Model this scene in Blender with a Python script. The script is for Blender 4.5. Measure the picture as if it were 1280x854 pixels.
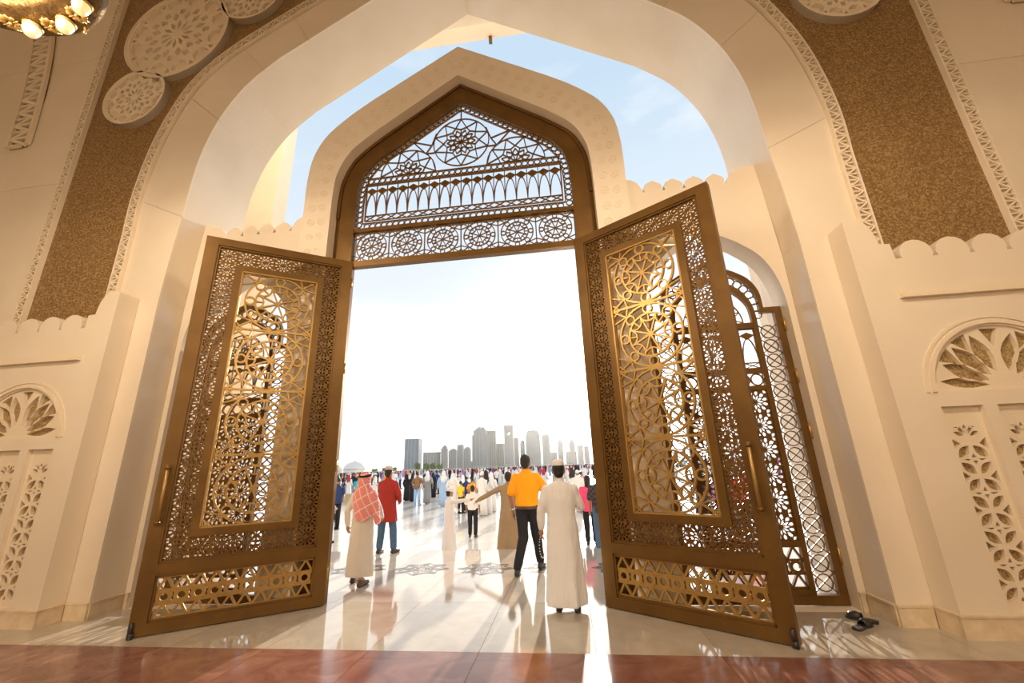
import bpy, bmesh, math, random
from math import sin, cos, pi, radians as R, sqrt, atan2
from mathutils import Vector, Matrix
from mathutils.geometry import delaunay_2d_cdt

S = bpy.context.scene
for o in list(bpy.data.objects):
    bpy.data.objects.remove(o)
random.seed(7)
C = S.collection

# ------------------------------------------------------------------ camera
PITCH, ROLL, YAW, FPX = .2928, .0362, .1208, 516.76
fw = Vector((-sin(YAW)*cos(PITCH), cos(YAW)*cos(PITCH), sin(PITCH)))
r0 = Vector((cos(YAW), sin(YAW), 0)); u0 = r0.cross(fw)
cr = r0*cos(ROLL) - u0*sin(ROLL); cu = r0*sin(ROLL) + u0*cos(ROLL)
cd = bpy.data.cameras.new('camera'); cam = bpy.data.objects.new('camera', cd); C.objects.link(cam)
cam.matrix_world = Matrix(((cr.x, cu.x, -fw.x, 1.448), (cr.y, cu.y, -fw.y, 0), (cr.z, cu.z, -fw.z, 1.62), (0, 0, 0, 1)))
cd.sensor_width = 36; cd.lens = FPX/1280*36; cd.clip_start = .05; cd.clip_end = 8000
S.camera = cam

# ------------------------------------------------------------------ sky, sun, exposure
SUN = Vector((.0625, .9699, .2355)).normalized()
W = bpy.data.worlds.new('world'); S.world = W; W.use_nodes = True
wn = W.node_tree.nodes; wl = W.node_tree.links
bg = wn['Background']
sky = wn.new('ShaderNodeTexSky'); sky.sky_type = 'NISHITA'; sky.sun_disc = False
sky.sun_elevation = math.asin(SUN.z); sky.sun_rotation = atan2(SUN.x, SUN.y)
sky.air_density = 1.0; sky.dust_density = 4.0; sky.ozone_density = 1.0; sky.altitude = 0
skm = wn.new('ShaderNodeVectorMath'); skm.operation = 'ADD'
# thin bright haze veil, paler blue towards the zenith
tcw = wn.new('ShaderNodeTexCoord'); sep = wn.new('ShaderNodeSeparateXYZ'); wl.new(tcw.outputs['Generated'], sep.inputs[0])
rmp = wn.new('ShaderNodeValToRGB'); wl.new(sep.outputs['Z'], rmp.inputs[0])
rmp.color_ramp.elements[0].position = 0.0; rmp.color_ramp.elements[0].color = (1.25, 1.2, 1.12, 1)
rmp.color_ramp.elements[1].position = .75; rmp.color_ramp.elements[1].color = (.50, .64, .78, 1)
for p_, c_ in ((.24,(1.30,1.27,1.22,1)),(.31,(.98,.99,1.0,1)),(.38,(.74,.79,.84,1))):
    e = rmp.color_ramp.elements.new(p_); e.color = c_
# a few soft clouds
cno = wn.new('ShaderNodeTexNoise'); cno.inputs['Scale'].default_value = 5.0; cno.inputs['Detail'].default_value = 5
cmap = wn.new('ShaderNodeMapping'); cmap.inputs['Scale'].default_value = (1, 1, 3.2); cmap.inputs['Location'].default_value = (.35, 0, .2)
wl.new(tcw.outputs['Generated'], cmap.inputs[0]); wl.new(cmap.outputs[0], cno.inputs['Vector'])
crm = wn.new('ShaderNodeValToRGB'); wl.new(cno.outputs['Fac'], crm.inputs[0])
crm.color_ramp.elements[0].position = .58; crm.color_ramp.elements[1].position = .72
cmx = wn.new('ShaderNodeMix'); cmx.data_type = 'RGBA'; cmx.inputs['B'].default_value = (.95, .94, .92, 1)
wl.new(rmp.outputs[0], cmx.inputs['A'])
cmu = wn.new('ShaderNodeMath'); cmu.operation = 'MULTIPLY'; cmu.inputs[1].default_value = .28
wl.new(crm.outputs[0], cmu.inputs[0]); wl.new(cmu.outputs[0], cmx.inputs['Factor'])
ssc = wn.new('ShaderNodeVectorMath'); ssc.operation = 'SCALE'; ssc.inputs['Scale'].default_value = .004
wl.new(sky.outputs[0], ssc.inputs[0])
wl.new(ssc.outputs[0], skm.inputs[0]); wl.new(cmx.outputs['Result'], skm.inputs[1])
# bright aureole round the low sun
dt = wn.new('ShaderNodeVectorMath'); dt.operation = 'DOT_PRODUCT'; dt.inputs[1].default_value = SUN; wl.new(tcw.outputs['Generated'], dt.inputs[0])
dmx = wn.new('ShaderNodeMath'); dmx.operation = 'MAXIMUM'; dmx.inputs[1].default_value = 0; wl.new(dt.outputs['Value'], dmx.inputs[0])
dpw = wn.new('ShaderNodeMath'); dpw.operation = 'POWER'; dpw.inputs[1].default_value = 70; wl.new(dmx.outputs[0], dpw.inputs[0])
dsc = wn.new('ShaderNodeVectorMath'); dsc.operation = 'SCALE'; dsc.inputs[0].default_value = (1.9,1.75,1.5); wl.new(dpw.outputs[0], dsc.inputs['Scale'])
sk2 = wn.new('ShaderNodeVectorMath'); sk2.operation = 'ADD'; wl.new(skm.outputs[0], sk2.inputs[0]); wl.new(dsc.outputs[0], sk2.inputs[1])
wl.new(sk2.outputs[0], bg.inputs[0]); bg.inputs[1].default_value = 1.0

sd = bpy.data.lights.new('sun', 'SUN'); so = bpy.data.objects.new('sun', sd); C.objects.link(so)
sd.energy = 8.0; sd.angle = R(.9); sd.color = (1, .91, .78)
so.rotation_euler = SUN.to_track_quat('Z', 'Y').to_euler()
so.location = Vector((1.448, 0, 1.62))+SUN*300

S.view_settings.view_transform = 'Standard'; S.view_settings.look = 'None'
S.view_settings.gamma = 1; S.view_settings.use_curve_mapping = False
S.view_settings.exposure = 0.25

CHAND_W = 420.          # the chandelier and its added unseen copies give the same light
def chandelier_light(loc, name):
    l = bpy.data.lights.new(name, 'POINT'); l.energy = CHAND_W; l.shadow_soft_size = .35; l.color = (1, .82, .60)
    o = bpy.data.objects.new(name, l); C.objects.link(o); o.location = loc
    return o

# ------------------------------------------------------------------ materials
def mat(name, col, rough=.5, metal=0., spec=.5, noise=None, bump=None, var=0., emit=None, coat=0.):
    """noise=(scale, second colour, amount, detail); bump=(scale, strength)"""
    m = bpy.data.materials.new(name); m.use_nodes = True
    nt = m.node_tree; b = nt.nodes['Principled BSDF']
    b.inputs['Base Color'].default_value = (*col, 1); b.inputs['Roughness'].default_value = rough
    b.inputs['Metallic'].default_value = metal; b.inputs['Specular IOR Level'].default_value = spec
    if coat: b.inputs['Coat Weight'].default_value = coat; b.inputs['Coat Roughness'].default_value = .04
    tc = nt.nodes.new('ShaderNodeTexCoord'); last = None
    if noise:
        n = nt.nodes.new('ShaderNodeTexNoise'); n.inputs['Scale'].default_value = noise[0]; n.inputs['Detail'].default_value = noise[3] if len(noise) > 3 else 4
        if len(noise) > 4: n.inputs['Distortion'].default_value = noise[4]
        nt.links.new(tc.outputs['Object'], n.inputs['Vector'])
        cr_ = nt.nodes.new('ShaderNodeValToRGB'); cr_.color_ramp.elements[0].position = .35; cr_.color_ramp.elements[1].position = .65
        cr_.color_ramp.elements[0].color = (0, 0, 0, 1); cr_.color_ramp.elements[1].color = (noise[2],)*3 + (1,)
        nt.links.new(n.outputs['Fac'], cr_.inputs[0])
        mx = nt.nodes.new('ShaderNodeMix'); mx.data_type = 'RGBA'
        mx.inputs['A'].default_value = (*col, 1); mx.inputs['B'].default_value = (*noise[1], 1)
        nt.links.new(cr_.outputs[0], mx.inputs['Factor']); last = mx.outputs['Result']
    if var:
        oi = nt.nodes.new('ShaderNodeObjectInfo'); hs = nt.nodes.new('ShaderNodeHueSaturation')
        mr = nt.nodes.new('ShaderNodeMapRange'); mr.inputs['To Min'].default_value = 1-var; mr.inputs['To Max'].default_value = 1+var
        nt.links.new(oi.outputs['Random'], mr.inputs[0]); nt.links.new(mr.outputs[0], hs.inputs['Value'])
        if last: nt.links.new(last, hs.inputs['Color'])
        else: hs.inputs['Color'].default_value = (*col, 1)
        last = hs.outputs[0]
    if last: nt.links.new(last, b.inputs['Base Color'])
    if bump:
        n2 = nt.nodes.new('ShaderNodeTexNoise'); n2.inputs['Scale'].default_value = bump[0]; n2.inputs['Detail'].default_value = 3
        nt.links.new(tc.outputs['Object'], n2.inputs['Vector'])
        bp = nt.nodes.new('ShaderNodeBump'); bp.inputs['Strength'].default_value = bump[1]; bp.inputs['Distance'].default_value = .02
        nt.links.new(n2.outputs['Fac'], bp.inputs['Height']); nt.links.new(bp.outputs[0], b.inputs['Normal'])
    if emit:
        b.inputs['Emission Color'].default_value = (*emit[0], 1); b.inputs['Emission Strength'].default_value = emit[1]
    return m

M = {}
def polish(m, ior): m.node_tree.nodes['Principled BSDF'].inputs['IOR'].default_value = ior; return m
M['cream'] = mat('cream_stone', (.80, .69, .55), .42, noise=(1.3, (.74, .62, .47), .6, 4), var=.02)
M['soffit'] = mat('polished_cream_stone', (.80, .69, .55), .22, noise=(1.3, (.74, .62, .47), .6, 4))
M['hallstone'] = M['cream']
M['carve'] = mat('carved_cream_stone', (.80, .67, .50), .55, bump=(60, .15))
M['bandbase'] = M['carve']
M['travertine'] = mat('travertine_plinth', (.74, .60, .42), .3, noise=(9, (.58, .43, .27), .7, 6), var=.06)
M['marble'] = mat('cream_floor_marble', (.50, .44, .36), .06, spec=.6, noise=(2.2, (.40, .33, .25), .8, 6, 1.2), var=.06)
M['pink'] = mat('red_floor_marble', (.17, .066, .048), .16, spec=.5, noise=(2.6, (.31, .145, .105), .75, 6, 1.5), var=.10)
polish(M['marble'],2.3); polish(M['pink'],1.6)
M['joint'] = mat('joint_mortar', (.30, .23, .17), .8)
M['terrace'] = mat('white_terrace_marble', (.52, .45, .38), .07, spec=.6, noise=(1.8, (.42, .35, .28), .6, 5, 1), var=.03)
M['plaza'] = mat('pale_plaza_stone', (.66, .62, .57), .16, spec=.8, noise=(.6, (.56, .51, .46), .7, 5), var=.03)
polish(M['terrace'],2.1)
M['inlay'] = mat('dark_inlay_marble', (.16, .13, .11), .15)
M['bronze'] = mat('bronze', (.185, .094, .021), .38, .5, noise=(3, (.12, .058, .013), .6, 4), bump=(90, .03))
M['bronze_d'] = M['bronze']
M['gold'] = mat('gilded_bronze', (.48, .30, .095), .34, .6, noise=(5, (.36, .21, .06), .5))
M['steel'] = mat('dark_bolt_metal', (.06, .05, .045), .4, .7)
M['leather'] = mat('black_leather', (.035, .03, .028), .45)
M['white_panel'] = M['cream']

def mosaic_mat(name, c1, c2, c3, scale):
    m = bpy.data.materials.new(name); m.use_nodes = True; nt = m.node_tree; b = nt.nodes['Principled BSDF']
    tc = nt.nodes.new('ShaderNodeTexCoord')
    v = nt.nodes.new('ShaderNodeTexVoronoi'); v.inputs['Scale'].default_value = scale
    nt.links.new(tc.outputs['Object'], v.inputs['Vector'])
    cr_ = nt.nodes.new('ShaderNodeValToRGB')
    cr_.color_ramp.elements[0].position = 0; cr_.color_ramp.elements[0].color = (*c1, 1)
    cr_.color_ramp.elements[1].position = 1; cr_.color_ramp.elements[1].color = (*c3, 1)
    e = cr_.color_ramp.elements.new(.55); e.color = (*c2, 1)
    sp = nt.nodes.new('ShaderNodeSeparateColor'); nt.links.new(v.outputs['Color'], sp.inputs[0])
    nt.links.new(sp.outputs[0], cr_.inputs[0]); nt.links.new(cr_.outputs[0], b.inputs['Base Color'])
    bp = nt.nodes.new('ShaderNodeBump'); bp.inputs['Strength'].default_value = .5; bp.inputs['Distance'].default_value = .01
    nt.links.new(v.outputs['Distance'], bp.inputs['Height']); nt.links.new(bp.outputs[0], b.inputs['Normal'])
    b.inputs['Roughness'].default_value = .4
    return m
M['mosaic'] = mosaic_mat('gold_brown_mosaic', (.16, .085, .03), (.26, .15, .055), (.42, .27, .11), 55)
M['mosaic_f'] = mosaic_mat('fine_gold_mosaic', (.24, .15, .06), (.36, .24, .10), (.52, .38, .18), 60)

# ------------------------------------------------------------------ mesh helpers
class MB:
    def __init__(s): s.v = []; s.f = []; s.m = []; s.mi = 0; s.k = 0
    def jit(s, y0, y1):                              # crossing bars differ by fractions of a millimetre, so no faces coincide
        s.k = (s.k+1) % 9; e = .0004*s.k; return y0-e, y1+e
    def add(s, vs, fs):
        n = len(s.v); s.v += [tuple(v) for v in vs]
        for f in fs: s.f.append(tuple(i+n for i in f)); s.m.append(s.mi)
        return s
    def box(s, x0, x1, y0, y1, z0, z1):
        return s.add([(x0,y0,z0),(x1,y0,z0),(x1,y1,z0),(x0,y1,z0),(x0,y0,z1),(x1,y0,z1),(x1,y1,z1),(x0,y1,z1)],
                     [(3,2,1,0),(4,5,6,7),(0,1,5,4),(1,2,6,5),(2,3,7,6),(3,0,4,7)])
    def bar(s, p, q, w, y0, y1):                     # bar in the XZ plane from p to q
        dx, dz = q[0]-p[0], q[1]-p[1]; L = math.hypot(dx, dz) or 1e-6
        nx, nz = -dz/L*w/2, dx/L*w/2; y0, y1 = s.jit(y0, y1)
        c = [(p[0]+nx,p[1]+nz),(p[0]-nx,p[1]-nz),(q[0]-nx,q[1]-nz),(q[0]+nx,q[1]+nz)]
        return s.add([(a,y0,b) for a,b in c]+[(a,y1,b) for a,b in c],
                     [(0,1,2,3),(7,6,5,4),(0,4,5,1),(1,5,6,2),(2,6,7,3),(3,7,4,0)])
    def path(s, pts, w, y0, y1, closed=False):       # mitred strip along a polyline in XZ
        n = len(pts); A = []; B = []; y0, y1 = s.jit(y0, y1)
        for i in range(n):
            if closed: a, b = pts[i-1], pts[(i+1) % n]
            else: a, b = pts[max(i-1,0)], pts[min(i+1,n-1)]
            dx, dz = b[0]-a[0], b[1]-a[1]; L = math.hypot(dx,dz) or 1e-6
            A.append((pts[i][0]-dz/L*w/2, pts[i][1]+dx/L*w/2)); B.append((pts[i][0]+dz/L*w/2, pts[i][1]-dx/L*w/2))
        vs = []
        for i in range(n):
            for y in (y0, y1): vs += [(A[i][0],y,A[i][1]),(B[i][0],y,B[i][1])]
        fs = []
        for i in range(n if closed else n-1):
            a = 4*i; b = 4*((i+1) % n)
            fs += [(a,a+1,b+1,b),(a+2,b+2,b+3,a+3),(a,b,b+2,a+2),(a+1,a+3,b+3,b+1)]
        if not closed: fs += [(0,2,3,1),(4*n-4,4*n-3,4*n-1,4*n-2)]
        return s.add(vs, fs)
    def ring(s, c, r, w, y0, y1, n=16, a0=0, a1=2*pi):
        full = abs(a1-a0) > 2*pi-1e-4; k = n if full else n+1
        return s.path([(c[0]+r*cos(a0+(a1-a0)*i/n), c[1]+r*sin(a0+(a1-a0)*i/n)) for i in range(k)], w, y0, y1, full)
    def plate(s, outer, holes, y0, y1):              # flat sheet with holes in the XZ plane
        polys = [outer]+list(holes); co = []; ed = []
        for p in polys:
            n = len(co); co += [Vector(q) for q in p]; ed += [(n+i, n+(i+1) % len(p)) for i in range(len(p))]
        V, E_, F, *_ = delaunay_2d_cdt(co, ed, [], 0, 1e-6)
        def inside(x, z):
            c = False
            for p in polys:
                j = len(p)-1
                for i in range(len(p)):
                    xi, zi = p[i]; xj, zj = p[j]
                    if (zi > z) != (zj > z) and x < (xj-xi)*(z-zi)/(zj-zi)+xi: c = not c
                    j = i
            return c
        n = len(V); keep = []
        for f in F:
            cx = sum(V[i].x for i in f)/3; cz = sum(V[i].y for i in f)/3
            if inside(cx, cz): keep.append(f)
        cnt = {}
        for f in keep:
            for i in range(3):
                a, b = f[i], f[(i+1) % 3]; cnt[(a,b)] = 1
        fs = []
        for f in keep:
            fs.append(tuple(f)); fs.append(tuple(i+n for i in reversed(f)))
        for (a, b) in cnt:
            if (b, a) not in cnt: fs.append((b, a, a+n, b+n))
        return s.add([(v.x,y0,v.y) for v in V]+[(v.x,y1,v.y) for v in V], fs)
    def loft(s, rings, cap=True):
        k = len(rings[0]); vs = [p for r in rings for p in r]; fs = []
        for i in range(len(rings)-1):
            for j in range(k):
                a, b = i*k+j, i*k+(j+1) % k
                fs.append((a, b, b+k, a+k))
        if cap: fs += [tuple(reversed(range(k))), tuple(range((len(rings)-1)*k, len(rings)*k))]
        return s.add(vs, fs)
    def tube(s, pts, rads, n=8):
        pts = [Vector(p) for p in pts]; rings = []
        if not isinstance(rads, (list, tuple)): rads = [rads]*len(pts)
        for i, p in enumerate(pts):
            t = (pts[min(i+1,len(pts)-1)]-pts[max(i-1,0)]).normalized()
            a = Vector((0,0,1)) if abs(t.z) < .9 else Vector((1,0,0))
            x = t.cross(a).normalized(); y = t.cross(x)
            rings.append([p+x*rads[i]*cos(2*pi*j/n)+y*rads[i]*sin(2*pi*j/n) for j in range(n)])
        return s.loft(rings)
    def lathe(s, prof, n=16, c=(0,0,0)):             # prof: (r, z) from bottom to top, axis Z
        return s.loft([[(c[0]+max(r,1e-4)*cos(2*pi*j/n), c[1]+max(r,1e-4)*sin(2*pi*j/n), c[2]+z) for j in range(n)] for r, z in prof])
    def ell(s, c, r, n=12, k=8):
        return s.loft([[(c[0]+r[0]*sin(pi*i/k or 1e-3)*cos(2*pi*j/n), c[1]+r[1]*sin(pi*i/k or 1e-3)*sin(2*pi*j/n), c[2]-r[2]*cos(pi*i/k)) for j in range(n)]
                       for i in [.02]+list(range(1,k))+[k-.02]])
    def mesh(s, name, mats, smooth=False, fix=False):
        me = bpy.data.meshes.new(name); me.from_pydata(s.v, [], s.f)
        for m in (mats if isinstance(mats, (list, tuple)) else [mats]): me.materials.append(M[m] if isinstance(m, str) else m)
        if s.mi or any(s.m): me.polygons.foreach_set('material_index', s.m)
        b = bmesh.new(); b.from_mesh(me)
        bmesh.ops.recalc_face_normals(b, faces=b.faces); b.to_mesh(me); b.free()
        if smooth: me.polygons.foreach_set('use_smooth', [True]*len(me.polygons))
        me.update(); return me

def put(name, me, parent=None, loc=(0,0,0), rot=(0,0,0), sc=(1,1,1)):
    o = bpy.data.objects.new(name, me); C.objects.link(o)
    o.location = loc; o.rotation_euler = rot; o.scale = sc
    if parent: o.parent = parent
    return o
def empty(name, loc=(0,0,0), rz=0):
    o = put(name, None, None, loc, (0,0,rz)); o.empty_display_size = .2; return o
def tag(o, label=None, cat=None, group=None, kind=None):
    if label: o['label'] = label
    if cat: o['category'] = cat
    if group: o['group'] = group
    if kind: o['kind'] = kind
    return o
def cat(pts, n=6):                                   # Catmull-Rom through points
    out = []
    for i in range(len(pts)-1):
        p0 = pts[max(i-1,0)]; p1 = pts[i]; p2 = pts[i+1]; p3 = pts[min(i+2,len(pts)-1)]
        for k in range(n):
            t = k/n
            out.append(tuple(.5*((2*p1[a])+(-p0[a]+p2[a])*t+(2*p0[a]-5*p1[a]+4*p2[a]-p3[a])*t*t+(-p0[a]+3*p1[a]-3*p2[a]+p3[a])*t**3) for a in range(len(p1))))
    out.append(tuple(pts[-1])); return out
def mir(half):                                       # right half bottom->apex  =>  full outline left bottom -> apex -> right bottom
    return [(-x,z) for x,z in half] + [(x,z) for x,z in reversed(half[:-1])]

# ================================================================== THE HALL
# keel-arch profiles (right halves), bottom to apex
def keel(straight, curve, apex, z0=0.):
    return [(straight[0], z0)] + cat([straight]+curve, 6) + [apex]
SOF = [(4.53,0.),(4.53,4.2),(4.50,4.9)] + keel((4.45,5.6), [(4.42,6.3),(4.34,6.95),(4.13,7.62),(3.75,8.25),(3.2,8.76)], (0,10.82))[1:]
BIN = keel((5.25,5.4), [(5.27,6.0),(5.21,6.64),(5.10,7.27),(4.90,7.90),(4.60,8.48),(4.05,9.02),(3.3,9.52)], (0,11.5), 3.6)
BOUT = keel((5.41,5.4), [(5.43,6.0),(5.40,6.66),(5.30,7.30),(5.11,7.93),(4.83,8.52),(4.25,9.12),(3.45,9.65)], (0,11.75), 3.6)
FOUT = keel((2.60,5.9), [(2.595,6.4),(2.53,6.85),(2.33,7.25),(1.94,7.62),(1.5,7.93)], (0,8.86))
FIN = keel((2.12,5.7), [(2.11,6.1),(2.06,6.46),(1.86,6.86),(1.44,7.22)], (0,8.20))
BRIN = keel((1.80,5.9), [(1.79,6.2),(1.72,6.5),(1.53,6.76)], (0,7.82))
Y1, Y2, Y3 = 4.78, 5.10, 5.50
WX, WZ, YB = 13., 13.6, 6.25

# ---- front wall with the great arch: body + facing pieces
wf = put('wall_front', MB().plate([(-WX,-.1)]+[(-4.53,-.1)]+mir(SOF)+[(4.53,-.1),(WX,-.1),(WX,WZ),(-WX,WZ)], [], Y2, YB).mesh('wall_front', 'soffit'))
tag(wf, kind='structure')
# mosaic spandrels
for sgn in (-1, 1):
    band = [(sgn*x, z) for x, z in BOUT]
    out = [(sgn*6.86,3.6),(sgn*6.86,WZ),(0,WZ)] + list(reversed(band))
    put('mosaic_panel', MB().plate(out, [], Y2-.012, Y2).mesh('mosaic_panel', 'mosaic'), wf)

# archivolt blocks between the opening and the carved band
def resample(pl, n):
    L = [0]
    for a, b in zip(pl, pl[1:]): L.append(L[-1]+math.dist(a,b))
    out = []; i = 0
    for k in range(n+1):
        t = L[-1]*k/n
        while i < len(L)-2 and L[i+1] < t: i += 1
        u = (t-L[i])/(L[i+1]-L[i]); out.append(tuple(pl[i][a]+(pl[i+1][a]-pl[i][a])*u for a in range(2)))
    return out
SOFz = [(4.53,2.0)]+SOF[1:]; BINz = [(5.25,2.0)]+BIN[1:]
NI = 90
si = resample(SOFz, NI); bi = resample(BINz, NI)
cuts = [0, 30, 46, 56, 64, 72, 81, NI]
for sgn in (-1, 1):
    for a, b in zip(cuts, cuts[1:]):
        pa = [list(p) for p in si[a:b+1]]; pb = [list(p) for p in bi[a:b+1]]
        g = .0025
        for pl in (pa, pb):
            for i0, i1 in ((0,1),(-1,-2)):
                d = math.dist(pl[i0], pl[i1]); pl[i0] = [pl[i0][k]+(pl[i1][k]-pl[i0][k])*g/d for k in (0,1)]
        poly = [(sgn*x,z) for x,z in pa+pb[::-1]]
        if a == 0: poly = [(sgn*4.53,-.02)]+poly+[(sgn*5.25,-.02)]
        put('stone_block', MB().plate(poly, [], Y2-.03, Y2).mesh('stone_block', 'cream'), wf)
# carved band round the arch: strip, beads and zigzag relief
def carved_strip(name, ctr, w, y, parent, mat_='carve', pitch=.17, backing=None):
    m = MB(); L = [0]
    for a, b in zip(ctr, ctr[1:]): L.append(L[-1]+math.dist(a,b))
    n = max(2, int(L[-1]/pitch)); p = resample(ctr, n*2)
    if backing: put(name+'_backing', MB().path(resample(ctr, n), w*.95, y-.012, y).mesh('backing', backing), parent)
    else: put(name+'_ground', MB().path(resample(ctr, n), w, y-.035, y).mesh('ground', 'bandbase'), parent)
    def off(i, d):
        a = p[max(i-1,0)]; b = p[min(i+1,len(p)-1)]; l = math.dist(a,b) or 1
        return (p[i][0]-(b[1]-a[1])/l*d, p[i][1]+(b[0]-a[0])/l*d)
    yf = y-.034; e = w*.34; y0_ = yf-.045
    for i in range(0, len(p)-2, 2):
        m.bar(off(i,-e), off(i+1,e), w*.13, y0_, yf); m.bar(off(i+1,e), off(i+2,-e), w*.13, y0_, yf)
        m.bar(off(i+1,-e), off(i+1,e*.4), w*.10, y0_, yf); m.bar(off(i,-e*.4), off(i,e), w*.10, y0_, yf)
    for d in (-w*.44, w*.44): m.path([off(i,d) for i in range(len(p))], w*.14, yf-.05, yf)
    return put(name, m.mesh(name, mat_), parent)
mid = [((a[0]+b[0])/2, (a[1]+b[1])/2) for a, b in zip(resample(BIN,80), resample(BOUT,80))]
for sgn in (-1, 1):
    carved_strip('carved_band', [(sgn*x,z) for x,z in mid], .17, Y2, wf)
    carved_strip('carved_band', [(sgn*6.93,3.6),(sgn*6.93,WZ)], .17, Y2, wf)
    # pilaster slabs outside the spandrel and the springing of the next bay's arch
    zs = [0, 3.75, 6.62, 9.5, WZ]
    for a, b in zip(zs, zs[1:]):
        x0, x1 = sgn*7.02, sgn*8.0
        put('stone_block', MB().box(min(x0,x1),max(x0,x1),Y2-.05,Y2,a+.003,b-.003).mesh('stone_block','cream'), wf)
        x0, x1 = sgn*8.006, sgn*WX
        put('stone_block', MB().box(min(x0,x1),max(x0,x1),Y2-.035,Y2,a+.003,b-.003).mesh('stone_block','cream'), wf)
    nx = cat([(8.16,7.55),(8.20,8.2),(8.32,9.2),(8.55,10.3),(9.0,11.5),(9.6,12.6)],5)
    carved_strip('lattice_band', [(sgn*x,z) for x,z in nx], .48, Y2-.034, wf, pitch=.30, backing='mosaic')

# rosette medallions on the mosaic
def medallion(name, x, z, r, n, y, parent):
    t = put(name, MB().plate([(r*cos(a*pi/24), r*sin(a*pi/24)) for a in range(48)], [], -.03, 0).mesh('disc', 'bandbase'), parent, (x,y,z))
    rim = MB(); rim.ring((0,0), r*.955, r*.09, -.105, 0, 48); rim.ring((0,0), r*.985, r*.03, -.115, 0, 48)
    put('rim', rim.mesh('rim','carve'), t)
    P = lambda q, a: (r*q*cos(a), r*q*sin(a)); hs = []
    for k in range(n):
        a = 2*pi*k/n; h = pi/n
        hs.append([P(.10,a), P(.24,a-h*.62), P(.33,a), P(.24,a+h*.62)])
        hs.append([P(.34,a+h), P(.45,a+h-h*.55), P(.55,a+h), P(.45,a+h+h*.55)])
        hs.append([P(.50,a-h*.42), P(.50,a+h*.42), P(.62,a+h*.30), P(.62,a-h*.30)])
        hs.append([P(.72,a+h-h*.62), P(.86,a+h-h*.66), P(.89,a+h), P(.86,a+h+h*.66), P(.72,a+h+h*.62), P(.66,a+h)])
        hs.append([P(.78,a), P(.89,a-h*.22), P(.89,a+h*.22)])
    m = MB().plate([P(.92, pi*j/24) for j in range(48)], hs, -.09, -.029)
    put('tracery', m.mesh('tracery','carve'), t)
    return t
for sgn in (-1, 1):
    for (x, z, r, n) in ((5.91,8.29,.62,12),(5.37,9.72,1.08,12),(3.93,10.42,.63,12)):
        medallion('medallion', sgn*x, z, r, n, Y2-.012, wf)

# ---- low crenellated screen walls with carved panels
def vesica(p, q, w, n=6):
    px, pz = p; dx, dz = q[0]-px, q[1]-pz; L = math.hypot(dx,dz); nx, nz = -dz/L, dx/L
    up = [(px+dx*t+nx*w*sin(pi*t), pz+dz*t+nz*w*sin(pi*t)) for t in [i/n for i in range(n+1)]]
    dn = [(px+dx*t-nx*w*sin(pi*t), pz+dz*t-nz*w*sin(pi*t)) for t in [i/n for i in range(n-1,0,-1)]]
    return up+dn
def screen_top(x0=4.86, x1=10.2):
    pts = [(x0,0)] + cat([(x0,4.25),(4.94,4.275),(5.04,4.255),(5.12,4.17),(5.16,4.05),(5.18,3.93)],4) + [(5.29,3.92),(5.30,3.73)]
    c = 5.53
    while c < x1-.2:
        pts += [(c-.155,3.73)] + [(c+.170*cos(a), 3.785+.165*sin(a)) for a in [pi*(1.14-1.28*i/10) for i in range(11)]] + [(c+.155,3.73)]
        c += .37
    return pts+[(x1,3.73),(x1,0)]
PC = 5.96
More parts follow.
